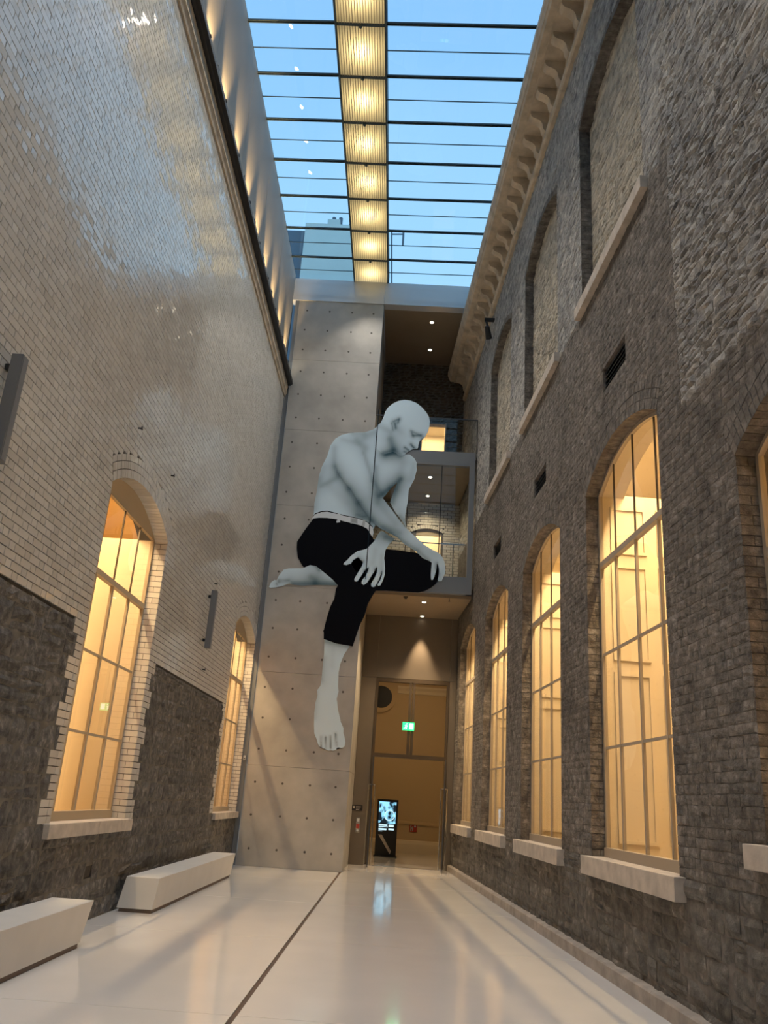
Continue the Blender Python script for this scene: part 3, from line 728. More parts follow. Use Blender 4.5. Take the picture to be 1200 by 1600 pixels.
# cross walls added to stop room light spilling between the window bays
for q in (11.0, 15.0, 19.0): MB().box((q, -5.2, 0.4), (q+0.2, -1.5, 7.4), FR).build('added_cross_wall', 'cream', rmR)
def line_light(name, fr, s0, s1, d, z, aim_d, power, color, label):
    """slim linear ceiling light with its lamp"""
    g = tag(empty(name), label, 'light')
    MB().box((s0, d-0.07, z+0.02), (s1, d+0.07, z+0.08), fr).build('housing', 'frieze', g); MB().box((s0+.02, d-0.05, z+0.005), (s1-.02, d+0.05, z+0.02), fr).build('diffuser', 'lamp_warm', g)
    p0, p1 = Vector(fr(s0, d, z)), Vector(fr(s1, d, z)); y = (p1-p0).normalized(); n = Vector(fr(s0, aim_d, 0))-p0; n = (n-y*n.dot(y)).normalized(); zz = -n; x = y.cross(zz)
    l = bpy.data.lights.new(name+'_lamp', 'AREA'); l.shape = 'RECTANGLE'; l.size = 0.08; l.size_y = (p1-p0).length; l.energy = power; l.color = color
    o = bpy.data.objects.new(name+'_lamp', l); COL.objects.link(o); c = (p0+p1)/2
    o.matrix_world = Matrix(((x.x, y.x, zz.x, c.x), (x.y, y.y, zz.y, c.y), (x.z, y.z, zz.z, c.z), (0, 0, 0, 1))); o.parent = g
line_light('gallery_light', FR, 3.2, 22.6, -0.95, 7.28, 0.6, P_LINE_R, WARM, 'long linear ceiling light inside the room behind the old wall windows')
rmL = room('wall_corridor', FL, -1.0, YC+0.1, 0.45, 3.6, 0.3, 6.6, 'lobby', 'warm ochre corridor behind the white brick wall windows', LWIN)
for k, o in enumerate(LWIN[1:]):
    j = MB().box((o['s1']-.02, -1.0, 1.15), (o['s1']+.02, -0.255, 5.09), FL).build('reveal_panel', 'cream_trim', rmL)
    MB().box((o['s0']-.02, -1.0, 1.15), (o['s0']+.02, -0.255, 5.09), FL).build('reveal_panel', 'cream_trim', rmL)
s = 1.0
while s < 19:
    m = MB()
    for (a0, b0, a1, b1) in ((s, 0.3, s+.12, 4.2), (s+1.3, 0.3, s+1.42, 4.2), (s+.12, 4.05, s+1.3, 4.2)): m.box((a0, -3.6, b0), (a1, -3.52, b1), FL)
    m.build('door_casing', 'cream_trim', rmL); MB().box((s+.12, -3.6, 0.3), (s+1.3, -3.57, 4.05), FL).build('door_leaf', 'frame_cream' if int(s) % 3 else 'bronze', rmL); s += 2.7
line_light('corridor_light', FL, 0.0, 20.2, -1.2, 6.48, 1.0, P_LINE_L, WARM, 'long linear ceiling light in the corridor behind the white brick windows')

# ---------------------------------------------------------------- glass roof
roof = empty('ceiling_glass'); struct(roof, 'glass roof of clear panes carried on slim dark bars, open to the dusk sky')
SX0, SX1 = -1.95, -1.0
X_RL = XL-0.10
BAY = 1.232; Y0R = 12.0
nb0 = int((Y0R-Y_NEAR)/BAY)
ybars = [Y0R+BAY*k for k in range(-nb0, 7)]
def xq(Y): return xr(Y, OFFR-0.05)
edges = []
for yb in ybars: edges += [yb, yb+BAY/2]
edges = [e for e in edges if e < YC+0.1]+[YC+0.22]
SLOPE = -0.018      # the bars run very slightly off square
for i, (a, b) in enumerate(zip(edges[:-1], edges[1:])):
    for x0a, x1a, x0b, x1b in ((X_RL, SX0, X_RL, SX0), (SX1, xq(a), SX1, xq(b))):
        m = MB(); f = lambda x, y, z: (x, y+SLOPE*(x-SX1), z)
        c = [(x0a, a), (x1a, a), (x1b, b), (x0b, b)]
        m.add([f(x, y, z) for z in (Z_ROOF, Z_ROOF+0.02) for x, y in c], [(0, 1, 2, 3), (4, 5, 6, 7), (0, 1, 5, 4), (1, 2, 6, 5), (2, 3, 7, 6), (3, 0, 4, 7)]).build('pane', 'roof_glass', roof)
    heavy = i % 2 == 0
    m = MB(); F2 = lambda x, y, z: np.array([x, y+SLOPE*(x-SX1), z])
    x1 = xq(a)
    for xa, xb in ((X_RL, SX0), (SX1, x1)):
        m = MB()
        if heavy:
            m.box((xa, a-0.034, Z_ROOF-0.035), (xb, a-0.016, Z_ROOF-0.002), F2); m.box((xa, a+0.014, Z_ROOF-0.035), (xb, a+0.034, Z_ROOF-0.002), F2); m.box((xa, a-0.016, Z_ROOF-0.010), (xb, a+0.014, Z_ROOF-0.002), F2)
            m.build('glazing_bar', 'roof_bar', roof)
        else:
            m.box((xa, a-0.010, Z_ROOF-0.014), (xb, a+0.010, Z_ROOF-0.002), F2); m.build('pane_joint', 'roof_bar', roof)
# luminous ribbed strip
m_, nt, b_ = new_mat('ribbed_diffuser'); nt.nodes.remove(b_)
tl = nt.nodes.new('ShaderNodeBsdfTranslucent'); df = nt.nodes.new('ShaderNodeBsdfDiffuse'); mxs = nt.nodes.new('ShaderNodeMixShader'); mxs.inputs[0].default_value = 0.35
tl.inputs[0].default_value = (0.92, 0.87, 0.72, 1); df.inputs[0].default_value = (0.60, 0.58, 0.50, 1)
nt.links.new(tl.outputs[0], mxs.inputs[1]); nt.links.new(df.outputs[0], mxs.inputs[2]); nt.links.new(mxs.outputs[0], nt.nodes['Material Output'].inputs[0]); M['diffuser'] = m_
strip = tag(empty('light_trough'), 'long glowing ribbed light trough down the middle of the glass roof', 'light')
ZS = Z_ROOF-0.06
box_obj('housing', (SX0-0.02, Y_NEAR, ZS+0.34), (SX1+0.02, YC+0.2, ZS+0.38), 'frieze', strip)
box_obj('side_rail', (SX0-0.03, Y_NEAR, ZS-0.05), (SX0+0.01, YC+0.2, ZS+0.34), 'roof_bar', strip); box_obj('side_rail', (SX1-0.01, Y_NEAR, ZS-0.05), (SX1+0.03, YC+0.2, ZS+0.34), 'roof_bar', strip)
yy = YC+0.2; k = 0
for yb in [y for y in ybars if y > 3][::-1]:
    ye = min(yb+BAY-0.03, YC+0.2); p = MB().add([(SX0+.01, yb+.03, ZS), (SX1-.01, yb+.03, ZS), (SX1-.01, ye, ZS), (SX0+.01, ye, ZS)], [(0, 1, 2, 3)]).build('diffuser_panel', 'diffuser', strip, recalc=False)
    m = MB()
    for j in range(17):
        x = SX0+0.05+j*(SX1-SX0-0.1)/16
        m.box((x-0.006, yb+0.03, ZS-0.018), (x+0.006, min(yb+BAY-0.03, YC+0.2), ZS))
    m.build('ribs', 'frame_grey', p)['kind'] = 'stuff'
    box_obj('cross_bar', (SX0+0.01, yb-0.03, ZS-0.022), (SX1-0.01, yb+0.03, ZS+0.05), 'roof_bar', strip)
    lamp('trough_lamp', 'POINT', ((SX0+SX1)/2, yb+BAY*0.5, ZS+0.24), 15.0, (1.0, 0.76, 0.38), strip, shadow_soft_size=0.06)
    k += 1
for yb in [y for y in ybars if y > -3]:
    # downlights added under the trough's cross bars to brighten floor and walls
    xm = (SX0+SX1)/2
    MB().tube((xm, yb, ZS-0.023), (xm, yb, ZS-0.075), 0.035, 10).build('added_spot_can', 'roof_bar', strip)
    lamp('added_spot', 'SPOT', (xm, yb, ZS-0.08), P_STRIP, WARM2, strip, spot_size=math.radians(92), spot_blend=0.7, shadow_soft_size=0.05, to=(xm+0.5, yb, 0))

# uplights on the gutter grazing the upper wall
for k in range(12):
    yk = 19.9-1.23*k
    u = tag(empty('uplight'), 'small black uplight on the gutter, %s from the concrete pier' % ['first','second','third','fourth','fifth','sixth','seventh','eighth','ninth','tenth','eleventh','twelfth'][k], 'light', 'gutter uplights')
    MB().box((yk-0.05, 0.10, 12.3765), (yk+0.05, 0.20, 12.43), FL).build('foot', 'black', u)
    MB().tube(FL(yk, 0.15, 12.42), FL(yk, 0.10, 12.50), 0.05, 10, 0.066).build('lamp_head', 'black', u)
    MB().tube(FL(yk, 0.0995, 12.501), FL(yk, 0.097, 12.505), 0.06, 10).build('lens', 'uplight_glow', u)
    lamp('uplight_lamp', 'SPOT', FL(yk, 0.09, 12.52), P_UP, (1.0, 0.64, 0.27), u, spot_size=math.radians(44), spot_blend=0.9, shadow_soft_size=0.02, to=FL(yk, -0.03, 13.6))

# ---------------------------------------------------------------- bridge
br = tag(empty('glazed_bridge'), 'grey steel framed glass bridge spanning from the concrete pier to the old wall', 'bridge')
XB0, XB1 = XPR+0.003, xr(YC)-0.06
def px(x, y, Y=YC): return at_y(x, y, Y)
box_obj('bottom_beam', (XB0, YC, 6.63), (XB1, YC+0.14, 7.08), 'steel', br, bevel=0.006); box_obj('top_beam', (XB0, YC, 10.13), (XB1, YC+0.14, 10.53), 'steel', br, bevel=0.006)
box_obj('post', (XB1-0.14, YC-0.01, 6.63), (XB1, YC+0.14, 10.53), 'steel', br, bevel=0.006); box_obj('post', (XB0, YC+0.005, 7.08), (XB0+0.06, YC+0.12, 10.13), 'steel', br)
xm1, xm2 = px(689, 780)[0], px(634, 840)[0]
for a, b in ((XB0+.06, xm2), (xm2, xm1), (xm1, XB1-.14)): box_obj('pane', (a+.006, YC+0.05, 7.08), (b-.006, YC+0.07, 10.13), 'bridge_glass', br)
for x in (xm1, xm2): box_obj('glass_joint', (x-.012, YC+0.045, 7.08), (x+.012, YC+0.08, 10.13), 'black', br)
def quad_slab(mb, z0, z1, y0, y1, xa):
    c = [(xa, y0), (xr(y0)-.04, y0), (xr(y1)-.04, y1), (xa, y1)]
    return mb.add([(x, y, z) for z in (z0, z1) for x, y in c], [(0, 1, 2, 3), (4, 5, 6, 7), (0, 1, 5, 4), (1, 2, 6, 5), (2, 3, 7, 6), (3, 0, 4, 7)])
quad_slab(MB(), 6.55, 6.95, YC+0.14, YB, XB0).build('deck', 'soffit', br)
quad_slab(MB(), 10.2, 10.5, YC+0.14, YB, XB0).build('roof_slab', 'soffit', br)
box_obj('handrail', (XB0+.06, YC+0.30, 8.02), (XB1-.14, YC+0.33, 8.05), 'chrome', br)
for x in (XB0+.4, 0.4, 1.2): MB().tube((x, YC+.315, 6.95), (x, YC+.315, 8.02), 0.015, 8).build('rail_post', 'chrome', br)
# back wall of the bridge room: white brick with an arched lit window
bw = MB(); BWO = dict(s0=0.10, s1=1.06, z0=7.9, zs=9.28, rise=0.14, depth=0.25)
def FBW(x, d, z): return np.array([x, YB-d, z])
wall_sheet(bw, FBW, XPR, 1.75, 6.95, 10.2, [BWO], d=-0.02)
wb = struct(bw.build('wall_bridge', 'mortar_dark', recalc=False), 'white brick wall with a small arched lit window inside the bridge')
bp = []; z = 6.95; row = 0
while z < 10.2:
    for a, b in allowed(XPR, 1.72, forbidden([BWO], z, z+LH, 0.11)):
        s = a-(row % 2)*0.12
        while s < b:
            e = min(s+0.235, b)
            if e-max(s, a) > 0.02: bp.append((brick_piece(FBW, max(s, a), e, z, min(z+LH, 10.2), 0, 0.008, .002, .001), 'q', None))
            s = e
    z += LH; row += 1
voussoirs(FBW, BWO, 0, 0.11, 0.075, 0.004, -0.2, bp)
place_pieces('brick', bp, 'white_brick', wb, 150, 'brick_field')
wn_ = empty('window_8'); struct(wn_, 'small arched window glowing inside the bridge')
m = MB(); n = 8; pts = [(BWO['s0'], 9.2)]+[(BWO['s0']+(BWO['s1']-BWO['s0'])*i/n, arch_z(BWO, BWO['s0']+(BWO['s1']-BWO['s0'])*i/n)) for i in range(n+1)]+[(BWO['s1'], 9.2)]; q = len(pts)
m.add([FBW(a, -.12, b) for a, b in pts]+[FBW(a, -.08, b) for a, b in pts], [tuple(range(q)), tuple(range(q, 2*q))]+[(i, (i+1) % q, q+(i+1) % q, q+i) for i in range(q)]).build('arch_board', 'frame_cream', wn_)
for a, b in ((BWO['s0'], BWO['s0']+.05), (BWO['s1']-.05, BWO['s1'])): MB().box((a, -.12, 7.9), (b, -.08, 9.2), FBW).build('jamb', 'frame_cream', wn_)
MB().box((BWO['s0'], -.105, 7.9), (BWO['s1'], -.095, 9.2), FBW).build('pane', 'window_glass', wn_)
box_obj('lit_wall', (-0.4, YB+1.4, 7.3), (1.6, YB+1.45, 10.1), 'cream', wn_)
for a in (-0.4, 1.55): box_obj('side_wall', (a, YB+.3, 7.3), (a+.05, YB+1.4, 10.1), 'cream', wn_)
box_obj('ceiling_board', (-.4, YB+.3, 10.1), (1.6, YB+1.45, 10.15), 'cream', wn_)
lamp('window_room_light', 'AREA', (0.6, YB+0.8, 10.0), 55, WARM, wn_, shape='SQUARE', size=0.7, to=(0.6, YB+0.8, 7))
# bridge downlights
def downlight(name, x, y, z, label, group, power, spot=None, glow='lamp_glow', to=None, parent=None, soft=0.03, size=55, blend=0.5, color=WARM2):
    d = tag(empty(name), label, 'light', group)
    MB().tube((x, y, z-0.001), (x, y, z-0.02), 0.07, 12).build('trim_ring', 'frieze', d); MB().tube((x, y, z-0.021), (x, y, z-0.026), 0.05, 12).build('lens', glow, d)
    if power: lamp('downlight_lamp', 'SPOT', (x, y, z-0.04), power, color, d, spot_size=math.radians(size), spot_blend=blend, shadow_soft_size=soft, to=to or (x, y, 0))
    return d
downlight('downlight', 0.53, 21.47, 10.2, 'ceiling downlight inside the bridge nearer the glass', 'bridge downlights', P_BRIDGE, size=140, blend=0.8, color=(1, .76, .46))
downlight('downlight', 0.52, 22.97, 10.2, 'ceiling downlight inside the bridge nearer the white brick', 'bridge downlights', P_BRIDGE, size=140, blend=0.8, color=(1, .76, .46))
downlight('downlight', 0.35, 21.20, 15.0, 'downlight in the terrace ceiling nearer the fascia', 'terrace downlights', 9, size=60)
downlight('downlight', 0.36, 22.78, 15.0, 'downlight in the terrace ceiling nearer the dark brick', 'terrace downlights', 9, size=60)
downlight('downlight', 0.52, 21.11, 6.55, 'downlight under the bridge nearer the hall', 'entrance downlights', 560, size=118, blend=0.6, color=(1, .74, .45))
downlight('downlight', 0.53, 22.84, 6.55, 'downlight under the bridge washing the wall above the door', 'entrance downlights', 900, size=46, blend=0.75, color=(1, .72, .44), to=(0.53, 22.90, 0))
sp_ = tag(empty('sprinkler'), 'small sprinkler head under the bridge beside the downlights', 'sprinkler')
q_ = at_z(702, 935, 6.55); MB().tube((q_[0], q_[1], 6.549), (q_[0], q_[1], 6.48), 0.012, 8).build('stem', 'chrome', sp_); MB().tube((q_[0], q_[1], 6.48), (q_[0], q_[1], 6.47), 0.03, 10).build('deflector', 'chrome', sp_)
sd = tag(empty('smoke_detector'), 'round dark detector under the bridge above the glass door', 'detector')
q_ = at_z(634, 932, 6.55); MB().tube((q_[0], q_[1], 6.549), (q_[0], q_[1], 6.52), 0.06, 14).build('base', 'bronze', sd); MB().tube((q_[0], q_[1], 6.52), (q_[0], q_[1], 6.49), 0.045, 14, 0.03).build('cap', 'black', sd)
# glass balustrade of the terrace
bal = tag(empty('glass_balustrade'), 'clear glass balustrade along the terrace on top of the bridge', 'balustrade')
xmid = 0.35
for a, b in ((XB0+0.01, xmid), (xmid+.012, XB1+0.02)): box_obj('pane', (a, YC+0.03, 10.535), (b, YC+0.05, 11.50), 'bridge_glass', bal)
box_obj('cap_rail', (XB0+0.01, YC+0.022, 11.50), (XB1+0.02, YC+0.058, 11.53), 'dark_steel', bal); box_obj('end_post', (XB1+.02, YC+.02, 10.535), (XB1+.045, YC+.06, 11.53), 'dark_steel', bal)

# ---------------------------------------------------------------- door wall under the bridge
DX0, DX1, DZ = -0.64, 1.38, 4.78
dw = empty('wall_door'); struct(dw, 'bronze grey panelled wall around the tall glass doors')
box_obj('panel', (XPR+.004, YD, 0), (DX0-.004, YD+.12, 4.80), 'door_panel', dw); box_obj('panel', (XPR+.004, YD, 4.806), (DX0-.004, YD+.12, 6.55), 'door_panel', dw)
box_obj('panel', (DX0, YD, DZ+.03), (DX1, YD+.12, 6.55), 'door_panel', dw)
box_obj('panel', (DX1+.004, YD, 0), (xr(YD)-.01, YD+.12, 4.80), 'door_panel', dw); box_obj('panel', (DX1+.004, YD, 4.806), (xr(YD)-.01, YD+.12, 6.55), 'door_panel', dw)
d1 = empty('door_1'); struct(d1, 'tall bronze framed glass doors standing open at the end of the hall')
for a in (DX0, DX1-.07): box_obj('jamb', (a, YD-.02, 0), (a+.07, YD+.14, DZ+.02), 'bronze', d1)
box_obj('head', (DX0+.07, YD-.02, DZ-.08), (DX1-.07, YD+.14, DZ+.02), 'bronze', d1); box_obj('transom', (DX0+.07, YD-.02, 2.70), (DX1-.07, YD+.12, 2.80), 'bronze', d1)
xc = (DX0+DX1)/2
box_obj('mullion', (xc-.085, YD-.01, 2.80), (xc-.01, YD+.11, DZ-.08), 'bronze', d1); box_obj('mullion', (xc+.01, YD-.01, 2.80), (xc+.085, YD+.11, DZ-.08), 'bronze', d1)
box_obj('pane', (DX0+.07, YD+.05, 2.8), (xc-.085, YD+.06, DZ-.08), 'window_glass', d1); box_obj('pane', (xc+.085, YD+.05, 2.8), (DX1-.07, YD+.06, DZ-.08), 'window_glass', d1)
for x, sg in ((DX0+.09, 1), (DX1-.09, -1)):
    lf = box_obj('door_leaf', (x-.006, YD-.95, 0.02), (x+.006, YD-.03, 2.69), 'window_glass', d1)
    box_obj('edge_rail', (x-.014, YD-.965, 0.02), (x+.014, YD-.95, 2.69), 'dark_steel', lf)
    for dx in (-.075, .075):
        h = MB().tube((x+dx, YD-.85, 0.06), (x+dx, YD-.85, 1.98), 0.017, 10).build('handle', 'chrome', lf)
        m = MB()
        for zz in (0.07, 1.97): m.box((min(x, x+dx), YD-.862, zz-.012), (max(x, x+dx), YD-.838, zz+.012))
        m.build('handle_mount', 'chrome', lf)
box_obj('threshold', (DX0+.07, YD-.02, 0.0), (DX1-.07, YD+.14, 0.008), 'chrome', d1)
# exit sign
M['exit_green'] = emit('exit_green', (0.02, 0.50, 0.13), 4.0); M['exit_white'] = emit('exit_white', (0.70, 1.0, 0.85), 3.2)
def exit_sign(c, w, h, label, fr):
    e_ = tag(empty('exit_sign'), label, 'sign')
    B = lambda a, b, z0, z1, d0, d1, n, m_: MB().box((c[0]+a*w, d0, c[2]+z0*h), (c[0]+b*w, d1, c[2]+z1*h), fr).build(n, m_, e_)
    B(-.5, .5, -.5, .5, 0.0, 0.03, 'lightbox', 'exit_green')
    m = MB(); X = lambda a, z: (c[0]+a*w, c[2]+z*h)
    def lim(a0, z0, a1, z1, t):
        p, q = np.array(X(a0, z0)), np.array(X(a1, z1)); d = q-p; nrm = np.array([-d[1], d[0]])/np.linalg.norm(d)*t*h
        pts = [p+nrm, q+nrm, q-nrm, p-nrm]
        m.add([fr(t_[0], dd, t_[1]) for dd in (0.03, 0.034) for t_ in pts], [(0, 1, 2, 3), (4, 5, 6, 7), (0, 1, 5, 4), (1, 2, 6, 5), (2, 3, 7, 6), (3, 0, 4, 7)])
    lim(-.16, .12, -.22, -.10, .075); lim(-.22, -.1, -.14, -.22, .05); lim(-.14, -.22, -.20, -.38, .045); lim(-.22, -.1, -.30, -.25, .05); lim(-.30, -.25, -.40, -.25, .045); lim(-.16, .12, -.07, -.02, .04); lim(-.16, .12, -.29, .08, .04); lim(-.13, .26, -.13, .36, .07)
    m.build('running_figure', 'exit_white', e_)
    B(.08, .42, -.36, .36, 0.03, 0.033, 'doorway_mark', 'exit_white')
    return e_
ex = at_y(638, 1135, YD-0.06)
exit_sign((ex[0], 0, ex[2]), 0.32, 0.21, 'small green lit exit sign hung on the glass door mullion', lambda x, d, z: np.array([x, YD-.05-d, z]))
# door-side plaque and call point
pq = at_y(558, 1262, YD)
p_ = tag(empty('wall_plaque'), 'dark rectangular plaque with pale lettering beside the glass doors', 'plaque')
box_obj('plate', (pq[0]-.14, YD-.012, pq[2]-.07), (pq[0]+.14, YD, pq[2]+.07), 'black', p_, bevel=.003)
m = MB(); m.box((pq[0]-.11, YD-.0135, pq[2]-.02), (pq[0]-.06, YD-.012, pq[2]+.04))
for j in range(3): m.box((pq[0]-.03, YD-.0135, pq[2]+.02-j*.035), (pq[0]+.10-j*.02, YD-.012, pq[2]+.035-j*.035))
m.build('lettering', 'limestone', p_)
cp = at_y(559, 1289, YD)
M['red'] = simple('red_plastic', (0.45, 0.05, 0.03), 0.5)
c_ = tag(empty('access_panel'), 'narrow steel access panel with a red button beside the glass doors', 'panel')
box_obj('plate', (cp[0]-.05, YD-.015, cp[2]-.18), (cp[0]+.05, YD, cp[2]+.18), 'chrome', c_, bevel=.004); box_obj('reader', (cp[0]-.035, YD-.03, cp[2]+.08), (cp[0]+.035, YD-.015, cp[2]+.16), 'frieze', c_); box_obj('call_point', (cp[0]-.04, YD-.03, cp[2]-.08), (cp[0]+.04, YD-.015, cp[2]+.03), 'red', c_); MB().tube((cp[0], YD-.015, cp[2]-.13), (cp[0], YD-.03, cp[2]-.13), .03, 12).build('button', 'frieze', c_)

# ---------------------------------------------------------------- lobby beyond the doors
YLB = 29.5
lb = empty('wall_lobby'); struct(lb, 'ochre plaster walls of the lobby beyond the glass doors')
box_obj('rear_panel', (-3.2, YLB, 0), (3.4, YLB+.1, 7.0), 'lobby', lb); box_obj('side_panel', (-3.2, YD+.13, 0), (-3.1, YLB, 7.0), 'lobby', lb); box_obj('side_panel', (2.9, YD+.13, 0), (3.0, YLB, 7.0), 'lobby', lb); box_obj('ceiling_panel', (-3.2, YD+.13, 6.5), (3.4, YLB, 6.6), 'lobby', lb)
box_obj('front_panel', (-3.2, YD+.13, 0), (-0.72, YD+.2, 6.5), 'lobby', lb); box_obj('front_panel', (1.45, YD+.13, 0), (3.0, YD+.2, 6.5), 'lobby', lb)
zl = lambda x, y: at_y(x, y, YLB-.05)[2]
MB().prism([(0, 0), (.06, 0), (.06, .30), (.03, .40), (0, .42)], -3.1, 2.9, lambda t, a, b: (t, YLB-a, b)).build('skirting', 'cream_trim', lb)
zd = zl(650, 1287); MB().prism([(0, zd-.05), (.04, zd-.04), (.05, zd), (.04, zd+.05), (0, zd+.06)], -3.1, 2.9, lambda t, a, b: (t, YLB-a, b)).build('dado_rail', 'lobby', lb)
oc = at_y(596, 1089, YLB-.03)
zk = zl(650, 1080); MB().prism([(0, zk-.12), (.05, zk-.10), (.08, zk), (.16, zk+.08), (.16, zk+.14), (0, zk+.14)], oc[0]+.56, 2.9, lambda t, a, b: (t, YLB-a, b)).build('room_cornice', 'cream_trim', lb)
MB().tube((oc[0], YLB-.02, oc[2]), (oc[0], YLB-.04, oc[2]), 0.38, 32).build('roundel_void', 'black', lb)
m = MB(); n = 32
for i in range(n):
    a0, a1 = 2*math.pi*i/n, 2*math.pi*(i+1)/n
    vs = [(oc[0]+math.cos(a)*r, y, oc[2]+math.sin(a)*r) for a in (a0, a1) for r in (0.38, 0.52) for y in (YLB, YLB-.09)]
    m.add(vs, [(1, 3, 7, 5), (0, 1, 5, 4), (2, 6, 7, 3)])
m.build('roundel_ring', 'lobby', lb)
lob = tag(empty('lobby_light'), 'ceiling light inside the lobby beyond the glass doors', 'light')
box_obj('housing', (-.4, 25.6, 6.42), (1.2, 26.8, 6.5), 'frieze', lob); box_obj('diffuser', (-.35, 25.65, 6.41), (1.15, 26.75, 6.421), 'lamp_warm', lob)
lamp('lobby_lamp', 'AREA', (0.4, 26.2, 6.38), P_LOBBY, (1, .68, .33), lob, shape='RECTANGLE', size=1.4, size_y=1.0, to=(0.4, 26.2, 0))
# fire sign
fs = at_y(645.5, 1294, YLB-.02); f_ = tag(empty('fire_sign'), 'small red fire equipment sign on the lobby wall', 'sign')
box_obj('plate', (fs[0]-.12, YLB-.02, fs[2]-.12), (fs[0]+.12, YLB-.003, fs[2]+.12), 'red', f_)
m = MB(); 
for a, b, c, d in ((-.09, -.09, -.06, .09), (-.09, -.015, .0, .02), (-.03, -.09, .0, .05), (.03, .03, .09, .08)): m.box((fs[0]+a, YLB-.023, fs[2]+b), (fs[0]+c, YLB-.02, fs[2]+d))
m.build('pictogram', 'frieze', f_)
# digital kiosk
YK = 27.15
kx0, kx1 = at_y(586.5, 1310, YK)[0], at_y(619.5, 1310, YK)[0]; kz1 = at_y(606, 1249, YK)[2]
def kp(cx, cy): p = at_y(540+cx/6, 1180+cy/6, YK-.08); return p[0], p[2]
ks = tag(empty('digital_kiosk'), 'slim black digital display kiosk glowing blue beyond the glass doors', 'kiosk')
box_obj('body', (kx0, YK-.06, 0.03), (kx1, YK+.06, kz1), 'black', ks, bevel=.01); box_obj('base', (kx0-.03, YK-.2, 0), (kx1+.03, YK+.2, 0.03), 'black', ks)
m_, nt, b_ = new_mat('screen_image'); g_ = nt.nodes.new('ShaderNodeNewGeometry'); vo = nt.nodes.new('ShaderNodeTexVoronoi'); vo.inputs['Scale'].default_value = 7.5
nz = nt.nodes.new('ShaderNodeTexNoise'); nz.inputs['Scale'].default_value = 5; r_ = nt.nodes.new('ShaderNodeValToRGB'); r_.color_ramp.elements[0].position = .56; r_.color_ramp.elements[0].color = (0.004, 0.012, 0.02, 1); r_.color_ramp.elements[1].position = .74; r_.color_ramp.elements[1].color = (0.30, 0.72, 0.98, 1)
ad_ = nt.nodes.new('ShaderNodeMath'); ad_.operation = 'MULTIPLY_ADD'; ad_.inputs[1].default_value = 0.35
nt.links.new(g_.outputs['Position'], vo.inputs['Vector']); nt.links.new(g_.outputs['Position'], nz.inputs['Vector']); nt.links.new(vo.outputs['Distance'], ad_.inputs[0]); nt.links.new(nz.outputs['Fac'], ad_.inputs[2]); nt.links.new(ad_.outputs[0], r_.inputs[0])
nt.links.new(r_.outputs[0], b_.inputs['Emission Color']); b_.inputs['Emission Strength'].default_value = 1.3; b_.inputs['Base Color'].default_value = (0.01, 0.01, 0.01, 1); b_.inputs['Roughness'].default_value = 0.2; M['screen'] = m_
M['screen_white'] = emit('screen_white', (0.62, 0.88, 1.0), 1.2)
sw, sh_ = (kx1-kx0), kz1
s_ = box_obj('screen', (kx0+.06, YK-.066, 0.95), (kx1-.06, YK-.058, kz1-.07), 'screen', ks)
m = MB(); rc = ((kx0+kx1)/2+.07, 1.18)
for i in range(24):
    a0, a1 = 2*math.pi*i/24, 2*math.pi*(i+1)/24
    m.add([(rc[0]+math.cos(a)*r, YK-.068, rc[1]+math.sin(a)*r) for a in (a0, a1) for r in (.135, .16)], [(0, 1, 3, 2)])
m.build('screen_ring', 'screen_white', s_, recalc=False)
box_obj('caption_panel', (kx0+.06, YK-.064, 0.70), (kx1-.06, YK-.058, 0.94), 'black', s_)
m = MB()
for a, b, z0, z1 in ((.08, .34, .87, .92), (.08, .36, .835, .855), (.38, .54, .85, .92), (.08, .32, .75, .80), (.38, .55, .76, .81), (.08, .2, .715, .73)): m.box((kx0+a, YK-.066, z0), (kx0+b, YK-.064, z1))
m.build('caption_text', 'screen_white', s_)
m = MB(); m.add([(kx0+a, y, z) for y in (YK-.0602, YK-.063) for a, z in ((.08, .62), (.19, .62), (.50, .16), (.46, .08))], [(0, 1, 2, 3), (4, 5, 6, 7), (0, 1, 5, 4), (1, 2, 6, 5), (2, 3, 7, 6), (3, 0, 4, 7)]).build('stripe_mark', 'limestone', ks)

# ---------------------------------------------------------------- benches
def bench(y0, y1, label):
    b = tag(empty('bench'), label, 'bench', 'white stone benches along the white wall')
    m = MB(); xb0, xb1, xt0, xt1 = XL+0.06, -3.085, XL+0.13, -3.045
    vs = [(xb0, y0, .045), (xb1, y0, .045), (xb1, y1, .045), (xb0, y1, .045), (xt0, y0+.03, .43), (xt1, y0+.03, .43), (xt1, y1+.12, .43), (xt0, y1+.12, .43)]
    m.add(vs, [(0, 1, 2, 3), (4, 5, 6, 7), (0, 1, 5, 4), (1, 2, 6, 5), (2, 3, 7, 6), (3, 0, 4, 7)]).build('seat_block', 'bench', b, bevel=.006)
    box_obj('plinth', (xb0+.03, y0+.015, 0), (xb1-.012, y1-.02, .045), 'plinth', b)
bench(11.98, 17.55, 'long white stone bench farther along the stone wall'); bench(3.6, 9.32, 'long white stone bench cut off by the picture edge')
